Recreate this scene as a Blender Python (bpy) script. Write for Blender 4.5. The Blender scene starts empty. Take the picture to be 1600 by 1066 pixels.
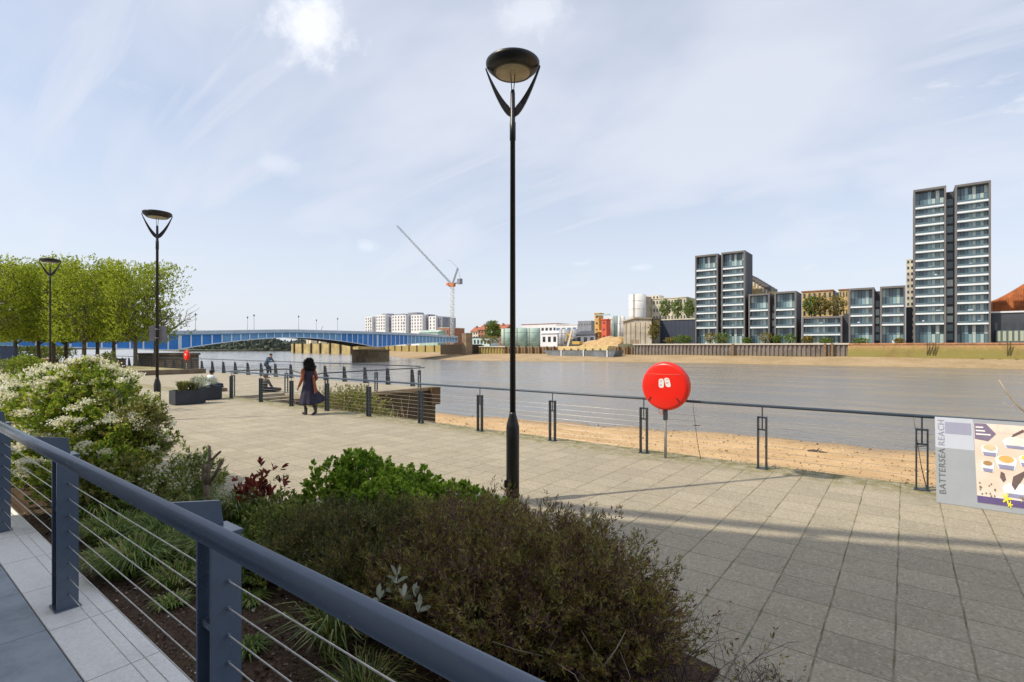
import bpy, math, random
import numpy as np
from mathutils import Vector, Matrix, noise as mnoise

R = math.radians
random.seed(7)
rng = np.random.default_rng(11)
scene = bpy.context.scene
COL = scene.collection

# ------------------------------------------------------------------ camera
EYE = 2.1
YAW = 37.55                      # degrees the view turns left of the +Y axis (across the river)
F = 800.0                        # focal length in photograph pixels (1600 wide)
HZ = 542.0
cam_d = bpy.data.cameras.new('camera')
cam = bpy.data.objects.new('camera', cam_d); COL.objects.link(cam)
cam.location = (0, 0, EYE)
cam.rotation_euler = (R(90), 0, R(YAW))
cam_d.sensor_width = 36; cam_d.lens = 18.0
cam_d.shift_y = (HZ - 533) / 1600
cam_d.clip_start = 0.05; cam_d.clip_end = 9000
scene.camera = cam
scene.render.resolution_x = 1024; scene.render.resolution_y = 682

# ------------------------------------------------------------------ light
SUN_EL = 48.0
SUN_AZ = math.atan2(-0.818, -0.575)            # direction towards the sun, from +X
world = bpy.data.worlds.new('World'); scene.world = world
world.use_nodes = True
nt = world.node_tree; nt.nodes.clear()
def wn(t, **k):
    n = nt.nodes.new(t)
    for a, b in k.items(): setattr(n, a, b)
    return n
w_out = wn('ShaderNodeOutputWorld')
sky = wn('ShaderNodeTexSky', sky_type='NISHITA', sun_disc=False, sun_elevation=R(SUN_EL), air_density=1.0, dust_density=1.5, ozone_density=1.2)
sky.sun_rotation = math.pi/2 - SUN_AZ
bg1 = wn('ShaderNodeBackground'); bg1.inputs[1].default_value = 0.15
nt.links.new(sky.outputs[0], bg1.inputs[0])
tc = wn('ShaderNodeTexCoord')
sep = wn('ShaderNodeSeparateXYZ'); nt.links.new(tc.outputs['Generated'], sep.inputs[0])
def wm(op, a, b=None, c=None):
    n = wn('ShaderNodeMath', operation=op)
    for i, v in enumerate((a, b, c)):
        if v is None: continue
        if isinstance(v, (int, float)): n.inputs[i].default_value = v
        else: nt.links.new(v, n.inputs[i])
    return n.outputs[0]
zz = wm('ADD', wm('MAXIMUM', sep.outputs[2], 0.0), 0.22)
cx = wm('DIVIDE', sep.outputs[0], zz); cy = wm('DIVIDE', sep.outputs[1], zz)
comb = wn('ShaderNodeCombineXYZ'); nt.links.new(cx, comb.inputs[0]); nt.links.new(cy, comb.inputs[1])
def wnoise(scale, detail, rough, rot, sx, sy, dist=0.0, off=(0, 0, 0)):
    mp = wn('ShaderNodeMapping'); mp.inputs['Rotation'].default_value = (0, 0, rot); mp.inputs['Scale'].default_value = (sx, sy, 1)
    mp.inputs['Location'].default_value = off
    nt.links.new(comb.outputs[0], mp.inputs[0])
    n = wn('ShaderNodeTexNoise'); n.inputs['Scale'].default_value = scale; n.inputs['Detail'].default_value = detail
    n.inputs['Roughness'].default_value = rough; n.inputs['Distortion'].default_value = dist
    nt.links.new(mp.outputs[0], n.inputs['Vector'])
    return n.outputs[0]
def wramp(v, a, b, lo=0.0, hi=1.0):
    n = wn('ShaderNodeMapRange'); n.interpolation_type = 'SMOOTHSTEP'
    n.inputs[1].default_value = a; n.inputs[2].default_value = b; n.inputs[3].default_value = lo; n.inputs[4].default_value = hi
    nt.links.new(v, n.inputs[0]); return n.outputs[0]
broad = wramp(wnoise(0.9, 5, 0.5, 0.5, 1.0, 1.5, 0.3, (3.1, 1.7, 0)), 0.34, 0.66)
streak = wramp(wnoise(0.8, 4, 0.5, 1.15, 0.7, 2.2, 0.4, (0.4, 7.7, 0)), 0.42, 0.70)
puff = wramp(wnoise(2.3, 9, 0.62, 0.2, 1.0, 1.3, 0.3, (9.2, 4.1, 0)), 0.60, 0.74)
fine = wramp(wnoise(2.6, 6, 0.6, 0.95, 0.35, 3.2, 0.5, (1.3, 2.9, 0)), 0.40, 0.72)
m1 = wm('MAXIMUM', wm('MULTIPLY', broad, 0.80), wm('MAXIMUM', wm('MULTIPLY', streak, 0.75), wm('MULTIPLY', fine, 0.60)))
horiz = wramp(sep.outputs[2], 0.0, 0.45, 0.72, 0.0)
def cloud(az_px, py, size, asp):
    # one distinct small cloud at a fixed direction in the sky
    r_ = (az_px-800)/800.0; f_ = math.radians(37.55)
    d_ = Vector((-math.sin(f_) + r_*math.cos(f_), math.cos(f_) + r_*math.sin(f_), (542-py)/800.0)).normalized()
    vm = wn('ShaderNodeVectorMath', operation='SUBTRACT'); nt.links.new(tc.outputs['Generated'], vm.inputs[0]); vm.inputs[1].default_value = d_
    mp = wn('ShaderNodeMapping'); mp.vector_type = 'POINT'; mp.inputs['Scale'].default_value = (1/size, 1/size, asp/size); nt.links.new(vm.outputs[0], mp.inputs[0])
    ln = wn('ShaderNodeVectorMath', operation='LENGTH'); nt.links.new(mp.outputs[0], ln.inputs[0])
    nz = wn('ShaderNodeTexNoise'); nz.inputs['Scale'].default_value = 14; nz.inputs['Detail'].default_value = 8; nz.inputs['Roughness'].default_value = 0.65
    nt.links.new(tc.outputs['Generated'], nz.inputs['Vector'])
    v_ = wm('SUBTRACT', wm('ADD', wm('SUBTRACT', 1.0, ln.outputs['Value']), wm('MULTIPLY', nz.outputs[0], 2.2)), 1.1)
    return wramp(v_, 0.05, 0.95)
c1 = cloud(492, 50, 0.080, 1.1); c2 = cloud(432, 255, 0.045, 2.0); c3 = cloud(575, 385, 0.035, 1.8); c4 = cloud(905, 412, 0.03, 4.0); c5 = cloud(830, 12, 0.08, 1.6); c6 = cloud(1000, 418, 0.035, 4.0)
cl = wm('MAXIMUM', wm('MAXIMUM', c1, wm('MULTIPLY', c2, 0.28)), wm('MAXIMUM', wm('MULTIPLY', c3, 0.35), wm('MAXIMUM', wm('MULTIPLY', c5, 0.5), wm('MAXIMUM', wm('MULTIPLY', c4, 0.3), wm('MULTIPLY', c6, 0.3)))))
m2 = wm('MAXIMUM', wm('MAXIMUM', m1, wm('MULTIPLY', puff, 0.9)), horiz)
mask = wm('ADD', wm('MULTIPLY', m2, 0.56), 0.42)
bg2 = wn('ShaderNodeBackground')
bg2.inputs[0].default_value = (0.83, 0.87, 0.97, 1); bg2.inputs[1].default_value = 0.84
mixw = wn('ShaderNodeMixShader')
nt.links.new(mask, mixw.inputs[0]); nt.links.new(bg1.outputs[0], mixw.inputs[1]); nt.links.new(bg2.outputs[0], mixw.inputs[2])
bg3 = wn('ShaderNodeBackground'); bg3.inputs[0].default_value = (0.90, 0.92, 0.97, 1); bg3.inputs[1].default_value = 1.0
mix3 = wn('ShaderNodeMixShader'); nt.links.new(wm('MULTIPLY', cl, 0.85), mix3.inputs[0]); nt.links.new(mixw.outputs[0], mix3.inputs[1]); nt.links.new(bg3.outputs[0], mix3.inputs[2])
nt.links.new(mix3.outputs[0], w_out.inputs[0])

sun_d = bpy.data.lights.new('sun', 'SUN'); sun = bpy.data.objects.new('sun', sun_d); COL.objects.link(sun)
sun_d.energy = 3.6; sun_d.angle = R(0.6); sun_d.color = (1.0, 0.895, 0.72)
sv = Vector((math.cos(SUN_AZ)*math.cos(R(SUN_EL)), math.sin(SUN_AZ)*math.cos(R(SUN_EL)), math.sin(R(SUN_EL))))
sun.rotation_euler = sv.to_track_quat('Z', 'Y').to_euler()
sun.location = (-20, -20, 40)
scene.view_settings.view_transform = 'Standard'; scene.view_settings.look = 'None'
scene.view_settings.gamma = 1; scene.view_settings.exposure = 0.22
scene.render.engine = 'CYCLES'
scene.cycles.max_bounces = 6; scene.cycles.transparent_max_bounces = 8
scene.cycles.use_denoising = True

# ------------------------------------------------------------------ helpers: places
CF = (-math.sin(R(YAW)), math.cos(R(YAW))); CR = (math.cos(R(YAW)), math.sin(R(YAW)))
def ray(px):
    r = (px - 800) / F
    return CF[0] + r*CR[0], CF[1] + r*CR[1]
def on_z(px, py, z=0.0):                       # ground point seen at a pixel
    d = F*(EYE - z)/(py - HZ); a, b = ray(px)
    return Vector((a*d, b*d, z))
def on_y(px, py, Y):                           # point of the plane y = Y
    a, b = ray(px); d = Y/b
    return Vector((a*d, Y, EYE - (py - HZ)*d/F))
def X_y(px, Y): return on_y(px, HZ, Y).x
def at_d(px, py, d):
    a, b = ray(px); return Vector((a*d, b*d, EYE - (py - HZ)*d/F))

# ------------------------------------------------------------------ helpers: materials
class NB:
    def __init__(s, name):
        s.m = bpy.data.materials.new(name); s.m.use_nodes = True
        s.t = s.m.node_tree; s.t.nodes.clear()
        s.out = s.t.nodes.new('ShaderNodeOutputMaterial')
        s.b = s.t.nodes.new('ShaderNodeBsdfPrincipled'); s.t.links.new(s.b.outputs[0], s.out.inputs[0])
    def n(s, ty, **k):
        x = s.t.nodes.new(ty)
        for a, v in k.items(): setattr(x, a, v)
        return x
    def link(s, a, b): s.t.links.new(a, b)
    def val(s, sock, v):
        if isinstance(v, (int, float)): sock.default_value = v
        elif isinstance(v, tuple): sock.default_value = v if len(v) == 4 or len(sock.default_value) == 3 else (*v, 1)
        else: s.link(v, sock)
    def math(s, op, a, b=None, c=None, clamp=False):
        x = s.n('ShaderNodeMath', operation=op); x.use_clamp = clamp
        for i, v in enumerate((a, b, c)):
            if v is not None: s.val(x.inputs[i], v)
        return x.outputs[0]
    def coord(s):
        g = s.n('ShaderNodeNewGeometry'); return g.outputs['Position']
    def obj(s): return s.n('ShaderNodeTexCoord').outputs['Object']
    def noise(s, vec, scale, detail=4, rough=0.55, dist=0.0, sc=None):
        if sc:
            mp = s.n('ShaderNodeMapping'); mp.inputs['Scale'].default_value = sc; s.link(vec, mp.inputs[0]); vec = mp.outputs[0]
        x = s.n('ShaderNodeTexNoise'); x.inputs['Scale'].default_value = scale; x.inputs['Detail'].default_value = detail
        x.inputs['Roughness'].default_value = rough; x.inputs['Distortion'].default_value = dist; s.link(vec, x.inputs['Vector'])
        return x.outputs[0]
    def range(s, v, a, b, lo=0.0, hi=1.0, smooth=True):
        x = s.n('ShaderNodeMapRange'); x.interpolation_type = 'SMOOTHSTEP' if smooth else 'LINEAR'
        for i, q in enumerate((v, a, b, lo, hi)): s.val(x.inputs[i], q)
        return x.outputs[0]
    def mix(s, f, a, b, mode='MIX'):
        x = s.n('ShaderNodeMix', data_type='RGBA', blend_type=mode)
        s.val(x.inputs[0], f); s.val(x.inputs[6], a); s.val(x.inputs[7], b)
        return x.outputs[2]
    def ramp(s, f, stops):
        x = s.n('ShaderNodeValToRGB'); r = x.color_ramp
        while len(r.elements) < len(stops): r.elements.new(0.5)
        for e, (p, c) in zip(r.elements, stops): e.position = p; e.color = (*c, 1)
        s.link(f, x.inputs[0]); return x.outputs[0]
    def bump(s, h, st=0.3, dist=0.02):
        x = s.n('ShaderNodeBump'); x.inputs['Strength'].default_value = st; x.inputs['Distance'].default_value = dist
        s.link(h, x.inputs['Height']); s.link(x.outputs[0], s.b.inputs['Normal'])
    def set(s, color=None, rough=None, metal=None, spec=None):
        if color is not None: s.val(s.b.inputs['Base Color'], color)
        if rough is not None: s.val(s.b.inputs['Roughness'], rough)
        if metal is not None: s.val(s.b.inputs['Metallic'], metal)
        if spec is not None: s.val(s.b.inputs['Specular IOR Level'], spec)

def plain(name, c, rough=0.6, metal=0.0, var=0.18, scale=3.0, bump=0.0, bscale=None, spec=None):
    k = NB(name); p = k.obj()
    f = k.noise(p, scale, 5, 0.6)
    d = tuple(max(0, x*(1-var)) for x in c); l = tuple(min(1, x*(1+var)) for x in c)
    k.set(k.mix(k.range(f, 0.3, 0.7), d, l), rough, metal, spec)
    if bump: k.bump(k.noise(p, bscale or scale*6, 4, 0.6), bump, 0.01)
    return k.m

def foliage(name, stops, trans=0.3, rough=0.5, gain=1.3, ps=2.2, pa=0.22):
    stops = [(p, tuple(min(0.9, q*gain) for q in c)) for p, c in stops]
    k = NB(name)
    g = k.n('ShaderNodeNewGeometry')
    f = g.outputs['Random Per Island']
    patch = k.range(k.noise(k.coord(), ps, 4, 0.65), 0.32, 0.68, -pa, pa)
    c = k.ramp(k.math('ADD', f, patch, clamp=True), stops)
    k.set(c, rough, 0, 0.35)
    tr = k.n('ShaderNodeBsdfTranslucent'); k.link(c, tr.inputs[0])
    mx = k.n('ShaderNodeMixShader'); mx.inputs[0].default_value = trans
    k.link(k.b.outputs[0], mx.inputs[1]); k.link(tr.outputs[0], mx.inputs[2]); k.link(mx.outputs[0], k.out.inputs[0])
    return k.m

# ------------------------------------------------------------------ helpers: meshes
class MB:
    """collects shapes, then becomes ONE mesh object"""
    def __init__(s): s.v = []; s.f = []; s.mi = []; s.sm = []; s.cur = 0; s.smooth = False
    def add(s, vs, fs):
        o = len(s.v); s.v += [tuple(v) for v in vs]
        for f in fs: s.f.append(tuple(i + o for i in f)); s.mi.append(s.cur); s.sm.append(s.smooth)
        return s
    def box(s, x0, x1, y0, y1, z0, z1):
        vs = [(x, y, z) for z in (z0, z1) for y in (y0, y1) for x in (x0, x1)]
        return s.add(vs, [(0, 2, 3, 1), (4, 5, 7, 6), (0, 1, 5, 4), (2, 6, 7, 3), (0, 4, 6, 2), (1, 3, 7, 5)])
    def prism(s, pts, z0, z1):                 # polygon (counter-clockwise) extruded in z
        n = len(pts)
        vs = [(x, y, z0) for x, y in pts] + [(x, y, z1) for x, y in pts]
        fs = [tuple(range(n))[::-1], tuple(range(n, 2*n))] + [(i, (i+1) % n, (i+1) % n + n, i + n) for i in range(n)]
        return s.add(vs, fs)
    def slab(s, pts3, off):                    # planar polygon of 3D points thickened by a vector
        n = len(pts3); o = Vector(off)
        vs = [Vector(p) for p in pts3] + [Vector(p) + o for p in pts3]
        return s.add(vs, [tuple(range(n))[::-1], tuple(range(n, 2*n))] + [(i, (i+1) % n, (i+1) % n + n, i + n) for i in range(n)])
    def tube(s, path, rad, seg=10, cap=True):
        path = [Vector(p) for p in path]; n = len(path)
        if isinstance(rad, (int, float)): rad = [rad]*n
        prev = None; vs = []
        for i, p in enumerate(path):
            t = (path[min(i+1, n-1)] - path[max(i-1, 0)])
            t = t.normalized() if t.length > 1e-9 else Vector((0, 0, 1))
            if prev is None: a = t.orthogonal().normalized()
            else:
                a = prev - t*prev.dot(t)
                a = a.normalized() if a.length > 1e-6 else t.orthogonal().normalized()
            prev = a; b = t.cross(a)
            for k in range(seg):
                w = 2*math.pi*k/seg
                vs.append(p + (a*math.cos(w) + b*math.sin(w))*rad[i])
        fs = [(i*seg+k, i*seg+(k+1) % seg, (i+1)*seg+(k+1) % seg, (i+1)*seg+k) for i in range(n-1) for k in range(seg)]
        if cap: fs += [tuple(range(seg))[::-1], tuple(range((n-1)*seg, n*seg))]
        sm = s.smooth; s.smooth = True; s.add(vs, fs); s.smooth = sm
        return s
    def lathe(s, prof, c=(0, 0, 0), seg=32, sx=1, sy=1, smooth=True):     # profile of (radius, z)
        vs = [(c[0]+r*math.cos(2*math.pi*k/seg)*sx, c[1]+r*math.sin(2*math.pi*k/seg)*sy, c[2]+z) for r, z in prof for k in range(seg)]
        n = len(prof)
        fs = [(i*seg+k, i*seg+(k+1) % seg, (i+1)*seg+(k+1) % seg, (i+1)*seg+k) for i in range(n-1) for k in range(seg)]
        fs += [tuple(range(seg))[::-1], tuple(range((n-1)*seg, n*seg))]
        sm = s.smooth; s.smooth = smooth; s.add(vs, fs); s.smooth = sm
        return s
    def ball(s, c, r, seg=14, rings=9):
        if isinstance(r, (int, float)): r = (r, r, r)
        prof = [(max(1e-4, math.sin(math.pi*i/rings)), -math.cos(math.pi*i/rings)) for i in range(rings+1)]
        vs = [(c[0]+q*math.cos(2*math.pi*k/seg)*r[0], c[1]+q*math.sin(2*math.pi*k/seg)*r[1], c[2]+z*r[2]) for q, z in prof for k in range(seg)]
        n = len(prof)
        fs = [(i*seg+k, i*seg+(k+1) % seg, (i+1)*seg+(k+1) % seg, (i+1)*seg+k) for i in range(n-1) for k in range(seg)]
        fs += [tuple(range(seg))[::-1], tuple(range((n-1)*seg, n*seg))]
        sm = s.smooth; s.smooth = True; s.add(vs, fs); s.smooth = sm
        return s
    def capsule(s, a, b, ra, rb, seg=12):
        a = Vector(a); b = Vector(b); t = (b-a).normalized(); L = (b-a).length
        path = []; rr = []
        for k in range(5):
            w = math.pi/2*k/4; path.append(a - t*ra*math.cos(w)); rr.append(max(1e-3, ra*math.sin(w)))
        for k in range(5):
            w = math.pi/2*k/4; path.append(b + t*rb*math.sin(w)); rr.append(max(1e-3, rb*math.cos(w)))
        return s.tube(path, rr, seg)
    def build(s, name, mats, parent=None, bevel=0.0):
        me = bpy.data.meshes.new(name); me.from_pydata(s.v, [], s.f)
        if not isinstance(mats, (list, tuple)): mats = [mats]
        for m in mats: me.materials.append(m)
        me.polygons.foreach_set('material_index', s.mi); me.polygons.foreach_set('use_smooth', s.sm)
        me.update()
        o = bpy.data.objects.new(name, me); COL.objects.link(o)
        if parent is not None: o.parent = parent
        if bevel:
            b = o.modifiers.new('bevel', 'BEVEL'); b.width = bevel; b.segments = 2; b.limit_method = 'ANGLE'
        return o

def tag(o, label=None, cat=None, group=None, kind=None):
    if label: o['label'] = label
    if cat: o['category'] = cat
    if group: o['group'] = group
    if kind: o['kind'] = kind
    return o
def empty(name, loc=(0, 0, 0), rz=0.0, label=None, cat=None, group=None):
    o = bpy.data.objects.new(name, None); COL.objects.link(o)
    o.empty_display_size = 0.2
    o.location = loc; o.rotation_euler = (0, 0, rz)
    return tag(o, label, cat, group)
def copy_tree(o, parent=None):
    kids = list(o.children)
    c = o.copy(); COL.objects.link(c)
    if parent is not None: c.parent = parent
    for k in kids: copy_tree(k, c)
    return c
def struct(name, mb, m): return tag(mb.build(name, m), kind='structure')

def np_mesh(name, V, k, mats, parent=None, mi=None):
    """V: (n faces, k corners, 3), every face an island of its own"""
    n = V.shape[0]
    me = bpy.data.meshes.new(name)
    me.vertices.add(n*k); me.vertices.foreach_set('co', np.ascontiguousarray(V, dtype=np.float32).ravel())
    me.loops.add(n*k); me.loops.foreach_set('vertex_index', np.arange(n*k, dtype=np.int32))
    me.polygons.add(n); me.polygons.foreach_set('loop_start', np.arange(0, n*k, k, dtype=np.int32))
    if not isinstance(mats, (list, tuple)): mats = [mats]
    for m in mats: me.materials.append(m)
    if mi is not None: me.polygons.foreach_set('material_index', np.asarray(mi, dtype=np.int32))
    me.update(calc_edges=True); me.validate()
    o = bpy.data.objects.new(name, me); COL.objects.link(o)
    if parent is not None: o.parent = parent
    return o
def unit(a): return a/np.maximum(np.linalg.norm(a, axis=-1, keepdims=True), 1e-9)
def leaf_faces(B, D, ll, lw, shape='narrow', fold=0.25, up=None):
    """leaves at base points B with directions D"""
    n = len(B)
    ll = (np.ones(n)*ll)[:, None]; lw = (np.ones(n)*lw)[:, None]
    ref = rng.normal(size=(n, 3)) if up is None else up + 0.6*rng.normal(size=(n, 3))
    S = unit(np.cross(D, ref)); N = np.cross(S, D)
    if shape == 'narrow':
        return np.stack([B, B + D*ll*0.45 + S*lw*0.5 + N*lw*fold, B + D*ll, B + D*ll*0.45 - S*lw*0.5 + N*lw*fold], 1)
    return np.stack([B, B + D*ll*0.3 + S*lw*0.42 + N*lw*fold, B + D*ll*0.72 + S*lw*0.46 + N*lw*fold, B + D*ll - N*lw*0.15,
                     B + D*ll*0.72 - S*lw*0.46 + N*lw*fold, B + D*ll*0.3 - S*lw*0.42 + N*lw*fold], 1)
def sprigs(P, A, L, nl, ll, lw, o0=0.4, o1=1.2, shape='narrow', fold=0.25, tvar=1.0):
    """sprigs rooted at P along axes A; nl leaves round each"""
    n = len(P)
    Pr = np.repeat(P, nl, 0); Ar = np.repeat(unit(A), nl, 0)
    t = rng.random(n*nl)**0.7*tvar + (1-tvar)
    Lr = np.repeat(np.ones(n)*L, nl)
    rad = rng.normal(size=(n*nl, 3)); rad = unit(rad - Ar*np.sum(rad*Ar, 1, keepdims=True))
    o = (o1 + (o0-o1)*t)[:, None]                       # more closed towards the tip
    D = unit(Ar*np.cos(o) + rad*np.sin(o))
    B = Pr + Ar*(Lr*t)[:, None]
    s = rng.uniform(0.7, 1.15, n*nl)
    return leaf_faces(B, D, ll*s, lw*s, shape, fold, up=Ar)
def blob_points(n, c, r, lump=0.22, freq=2.0, lo=0.55, zmin=-0.1, seed=0.0):
    """points in the outer part of a lumpy ellipsoid, with outward axes"""
    d = unit(rng.normal(size=(int(n*1.9)+8, 3))); d = d[d[:, 2] > zmin][:n]
    k = np.array([1 + lump*2*(mnoise.noise(Vector((q[0]*freq+seed, q[1]*freq-seed, q[2]*freq)))) for q in d])
    u = (lo + (1-lo)*rng.random(len(d))**0.45)*k
    r = np.array(r); c = np.array(c)
    P = c + d*r*u[:, None]
    A = unit(d/r)
    return P, A

# ------------------------------------------------------------------ materials of the setting
def paving_mat():
    k = NB('promenade_paving'); p = k.coord()
    sp = k.n('ShaderNodeSeparateXYZ'); k.link(p, sp.inputs[0]); x, y = sp.outputs[0], sp.outputs[1]
    wob = k.math('MULTIPLY', k.math('SUBTRACT', k.noise(p, 3.0, 3), 0.5), 0.02)
    def joint(c, off, per, w):
        f = k.math('FRACT', k.math('DIVIDE', k.math('ADD', k.math('SUBTRACT', c, off), wob), per))
        d = k.math('MULTIPLY', k.math('MINIMUM', f, k.math('SUBTRACT', 1.0, f)), per)
        return k.range(d, w*0.5, w*1.3, 1.0, 0.0)
    jx = joint(x, -0.06, 0.425, 0.0075); jy = joint(y, 0.175, 0.425, 0.0055)
    def cell(c, off, per): return k.math('FLOOR', k.math('DIVIDE', k.math('SUBTRACT', c, off), per))
    cb = k.n('ShaderNodeCombineXYZ'); k.link(cell(x, -0.06, 0.425), cb.inputs[0]); k.link(cell(y, 0.175, 0.425), cb.inputs[1])
    wnz = k.n('ShaderNodeTexWhiteNoise', noise_dimensions='2D'); k.link(cb.outputs[0], wnz.inputs['Vector'])
    slab = k.ramp(wnz.outputs[0], [(0.0, (0.300, 0.262, 0.185)), (0.5, (0.372, 0.322, 0.228)), (1.0, (0.435, 0.375, 0.270))])
    big = k.range(k.noise(p, 0.35, 5, 0.6), 0.35, 0.68)
    c = k.mix(k.math('MULTIPLY', big, 0.45), slab, (0.29, 0.262, 0.20))
    mid = k.range(k.noise(p, 2.6, 6, 0.65), 0.45, 0.72)
    c = k.mix(k.math('MULTIPLY', mid, 0.35), c, (0.43, 0.37, 0.25))
    agg = k.n('ShaderNodeTexVoronoi'); agg.inputs['Scale'].default_value = 62; k.link(p, agg.inputs['Vector'])
    spk = k.ramp(agg.outputs['Color'], [(0.0, (0.09, 0.08, 0.07)), (0.32, (0.31, 0.275, 0.22)), (0.7, (0.39, 0.345, 0.27)), (1.0, (0.66, 0.61, 0.53))])
    c = k.mix(0.42, c, spk)
    st = k.range(k.noise(p, 0.9, 7, 0.75, 0.6), 0.53, 0.70)
    c = k.mix(k.math('MULTIPLY', st, 0.38), c, (0.22, 0.195, 0.13))
    gum = k.n('ShaderNodeTexVoronoi'); gum.inputs['Scale'].default_value = 1.7; k.link(p, gum.inputs['Vector'])
    c = k.mix(k.range(gum.outputs['Distance'], 0.028, 0.045, 0.45, 0.0), c, (0.13, 0.12, 0.11))
    edge = k.range(k.math('ADD', y, k.math('MULTIPLY', k.noise(p, 1.6, 5, 0.7), 1.3)), 9.55, 10.25)
    mossn = k.range(k.noise(p, 5.0, 5, 0.7), 0.36, 0.62)
    onlyp = k.range(y, 10.2, 10.4, 1.0, 0.0)
    c = k.mix(k.math('MULTIPLY', k.math('MULTIPLY', edge, mossn), k.math('MULTIPLY', onlyp, 0.8)), c, (0.16, 0.15, 0.035))
    jm = k.range(k.noise(p, 2.2, 6, 0.7), 0.38, 0.62)
    c = k.mix(k.math('MULTIPLY', jx, k.math('ADD', 0.40, k.math('MULTIPLY', jm, 0.5))), c, k.mix(jm, (0.15, 0.13, 0.085), (0.095, 0.10, 0.035)))
    c = k.mix(k.math('MULTIPLY', jy, 0.75), c, k.mix(jm, (0.12, 0.10, 0.075), (0.12, 0.12, 0.05)))
    k.set(c, 0.85, 0, 0.3)
    h = k.math('ADD', k.math('MULTIPLY', k.math('MAXIMUM', jx, jy), -1.0), k.math('MULTIPLY', agg.outputs['Distance'], 0.35))
    k.bump(h, 0.45, 0.006)
    return k.m
M_pave = paving_mat()

def water_mat():
    k = NB('river_water'); p = k.coord()
    sp = k.n('ShaderNodeSeparateXYZ'); k.link(p, sp.inputs[0])
    n1 = k.noise(p, 1.1, 8, 0.70, 0.4, sc=(0.8, 1.9, 1)); n2 = k.noise(p, 0.09, 4, 0.6, 0.5, sc=(0.6, 2.2, 1))
    c = k.mix(k.range(n2, 0.35, 0.65), (0.235, 0.230, 0.215), (0.195, 0.198, 0.200))
    k.set(c, k.range(n2, 0.35, 0.7, 0.08, 0.20), 0, 0.5)
    k.b.inputs['IOR'].default_value = 1.6
    k.bump(k.math('ADD', n1, k.math('MULTIPLY', n2, 1.2)), 0.55, 0.20)
    return k.m
def sand_mat(name, dry, dark, wet, far=False):
    k = NB(name); p = k.coord()
    sp = k.n('ShaderNodeSeparateXYZ'); k.link(p, sp.inputs[0]); z = sp.outputs[2]
    a = k.noise(p, 0.5 if not far else 0.12, 6, 0.65); b = k.noise(p, 14 if not far else 1.4, 5, 0.75)
    c = k.mix(k.range(a, 0.35, 0.65), dry, dark)
    c = k.mix(k.range(b, 0.5, 0.72, 0, 0.75), c, tuple(q*0.45 for q in dark))
    c = k.mix(k.range(b, 0.44, 0.28, 0, 0.6), c, tuple(min(1, q*1.5) for q in dry))
    w = k.range(k.math('ADD', z, k.math('MULTIPLY', a, 0.25)), -3.86, -3.60, 1.0, 0.0)
    c = k.mix(k.math('MULTIPLY', w, 0.8), c, wet)
    k.set(c, k.range(w, 0, 1, 0.95, 0.6), 0, 0.3); k.bump(b, 0.6, 0.05 if not far else 0.3)
    return k.m
M_water = water_mat()
M_sand = sand_mat('beach_sand', (0.60, 0.41, 0.22), (0.47, 0.31, 0.155), (0.13, 0.10, 0.065))
M_farsand = sand_mat('far_foreshore', (0.42, 0.31, 0.185), (0.33, 0.24, 0.13), (0.16, 0.12, 0.07), far=True)
M_mud = plain('river_mud', (0.12, 0.10, 0.07), 0.9, scale=0.5)
M_land = plain('bank_ground', (0.16, 0.16, 0.10), 0.95, var=0.35, scale=0.05)
M_railblue = plain('blue_grey_painted_steel', (0.050, 0.073, 0.105), 0.42, 0.0, var=0.10, scale=6, bump=0.03, spec=0.5)
def worn_paint(name, c, rough):
    k = NB(name); p = k.obj()
    a = k.noise(p, 5, 6, 0.7, sc=(0.5, 1, 1)); b = k.noise(p, 60, 5, 0.75); d = k.noise(p, 26, 3, 0.6)
    col = k.mix(k.range(a, 0.35, 0.7), c, tuple(q*0.82 for q in c))
    col = k.mix(k.range(b, 0.62, 0.72, 0, 0.35), col, (0.30, 0.31, 0.32))
    col = k.mix(k.range(d, 0.72, 0.76, 0, 0.5), col, (0.55, 0.55, 0.52))
    k.set(col, k.range(a, 0.3, 0.7, rough*0.8, rough*1.5), 0, 0.7); k.bump(b, 0.04, 0.004); return k.m
M_foreblue = worn_paint('terrace_rail_paint', (0.100, 0.138, 0.200), 0.20)
M_raildark = plain('dark_blue_painted_steel', (0.030, 0.042, 0.055), 0.45, 0.0, var=0.15, scale=6)
M_cable = plain('stainless_cable', (0.60, 0.57, 0.52), 0.38, 0.6, var=0.15, scale=20)
M_black = plain('black_lamp_paint', (0.009, 0.0095, 0.012), 0.38, 0.0, var=0.2, scale=5, spec=0.5)

# ------------------------------------------------------------------ the river and its banks
struct('riverbed', MB().add([(-6000, -6000, -7), (6000, -6000, -7), (6000, 6000, -7), (-6000, 6000, -7)], [(0, 1, 2, 3)]), M_mud)
struct('river_water', MB().add([(-3500, 12, -3.9), (1500, 12, -3.9), (1500, 1400, -3.9), (-3500, 1400, -3.9)], [(0, 1, 2, 3)]), M_water)

PROM = [(60, -40), (60, 9.95), (-22.5, 9.95), (-22.5, 12.2), (-19.6, 12.2), (-19.6, 18.5), (-88, 18.5), (-88, -40)]
struct('promenade', MB().prism(PROM, -6.5, 0.0), M_pave)
struct('near_bank_ground', MB().prism([(-88, -300), (-88, 17), (-140, 11), (-200, 14), (-420, 40), (-900, 120), (-1500, 330), (-1500, -300)], -6.5, -0.05), M_land)
struct('land_behind_camera', MB().prism([(400, -400), (400, -40), (-88, -40), (-88, -400)], -6.5, -0.03), M_land)

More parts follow.
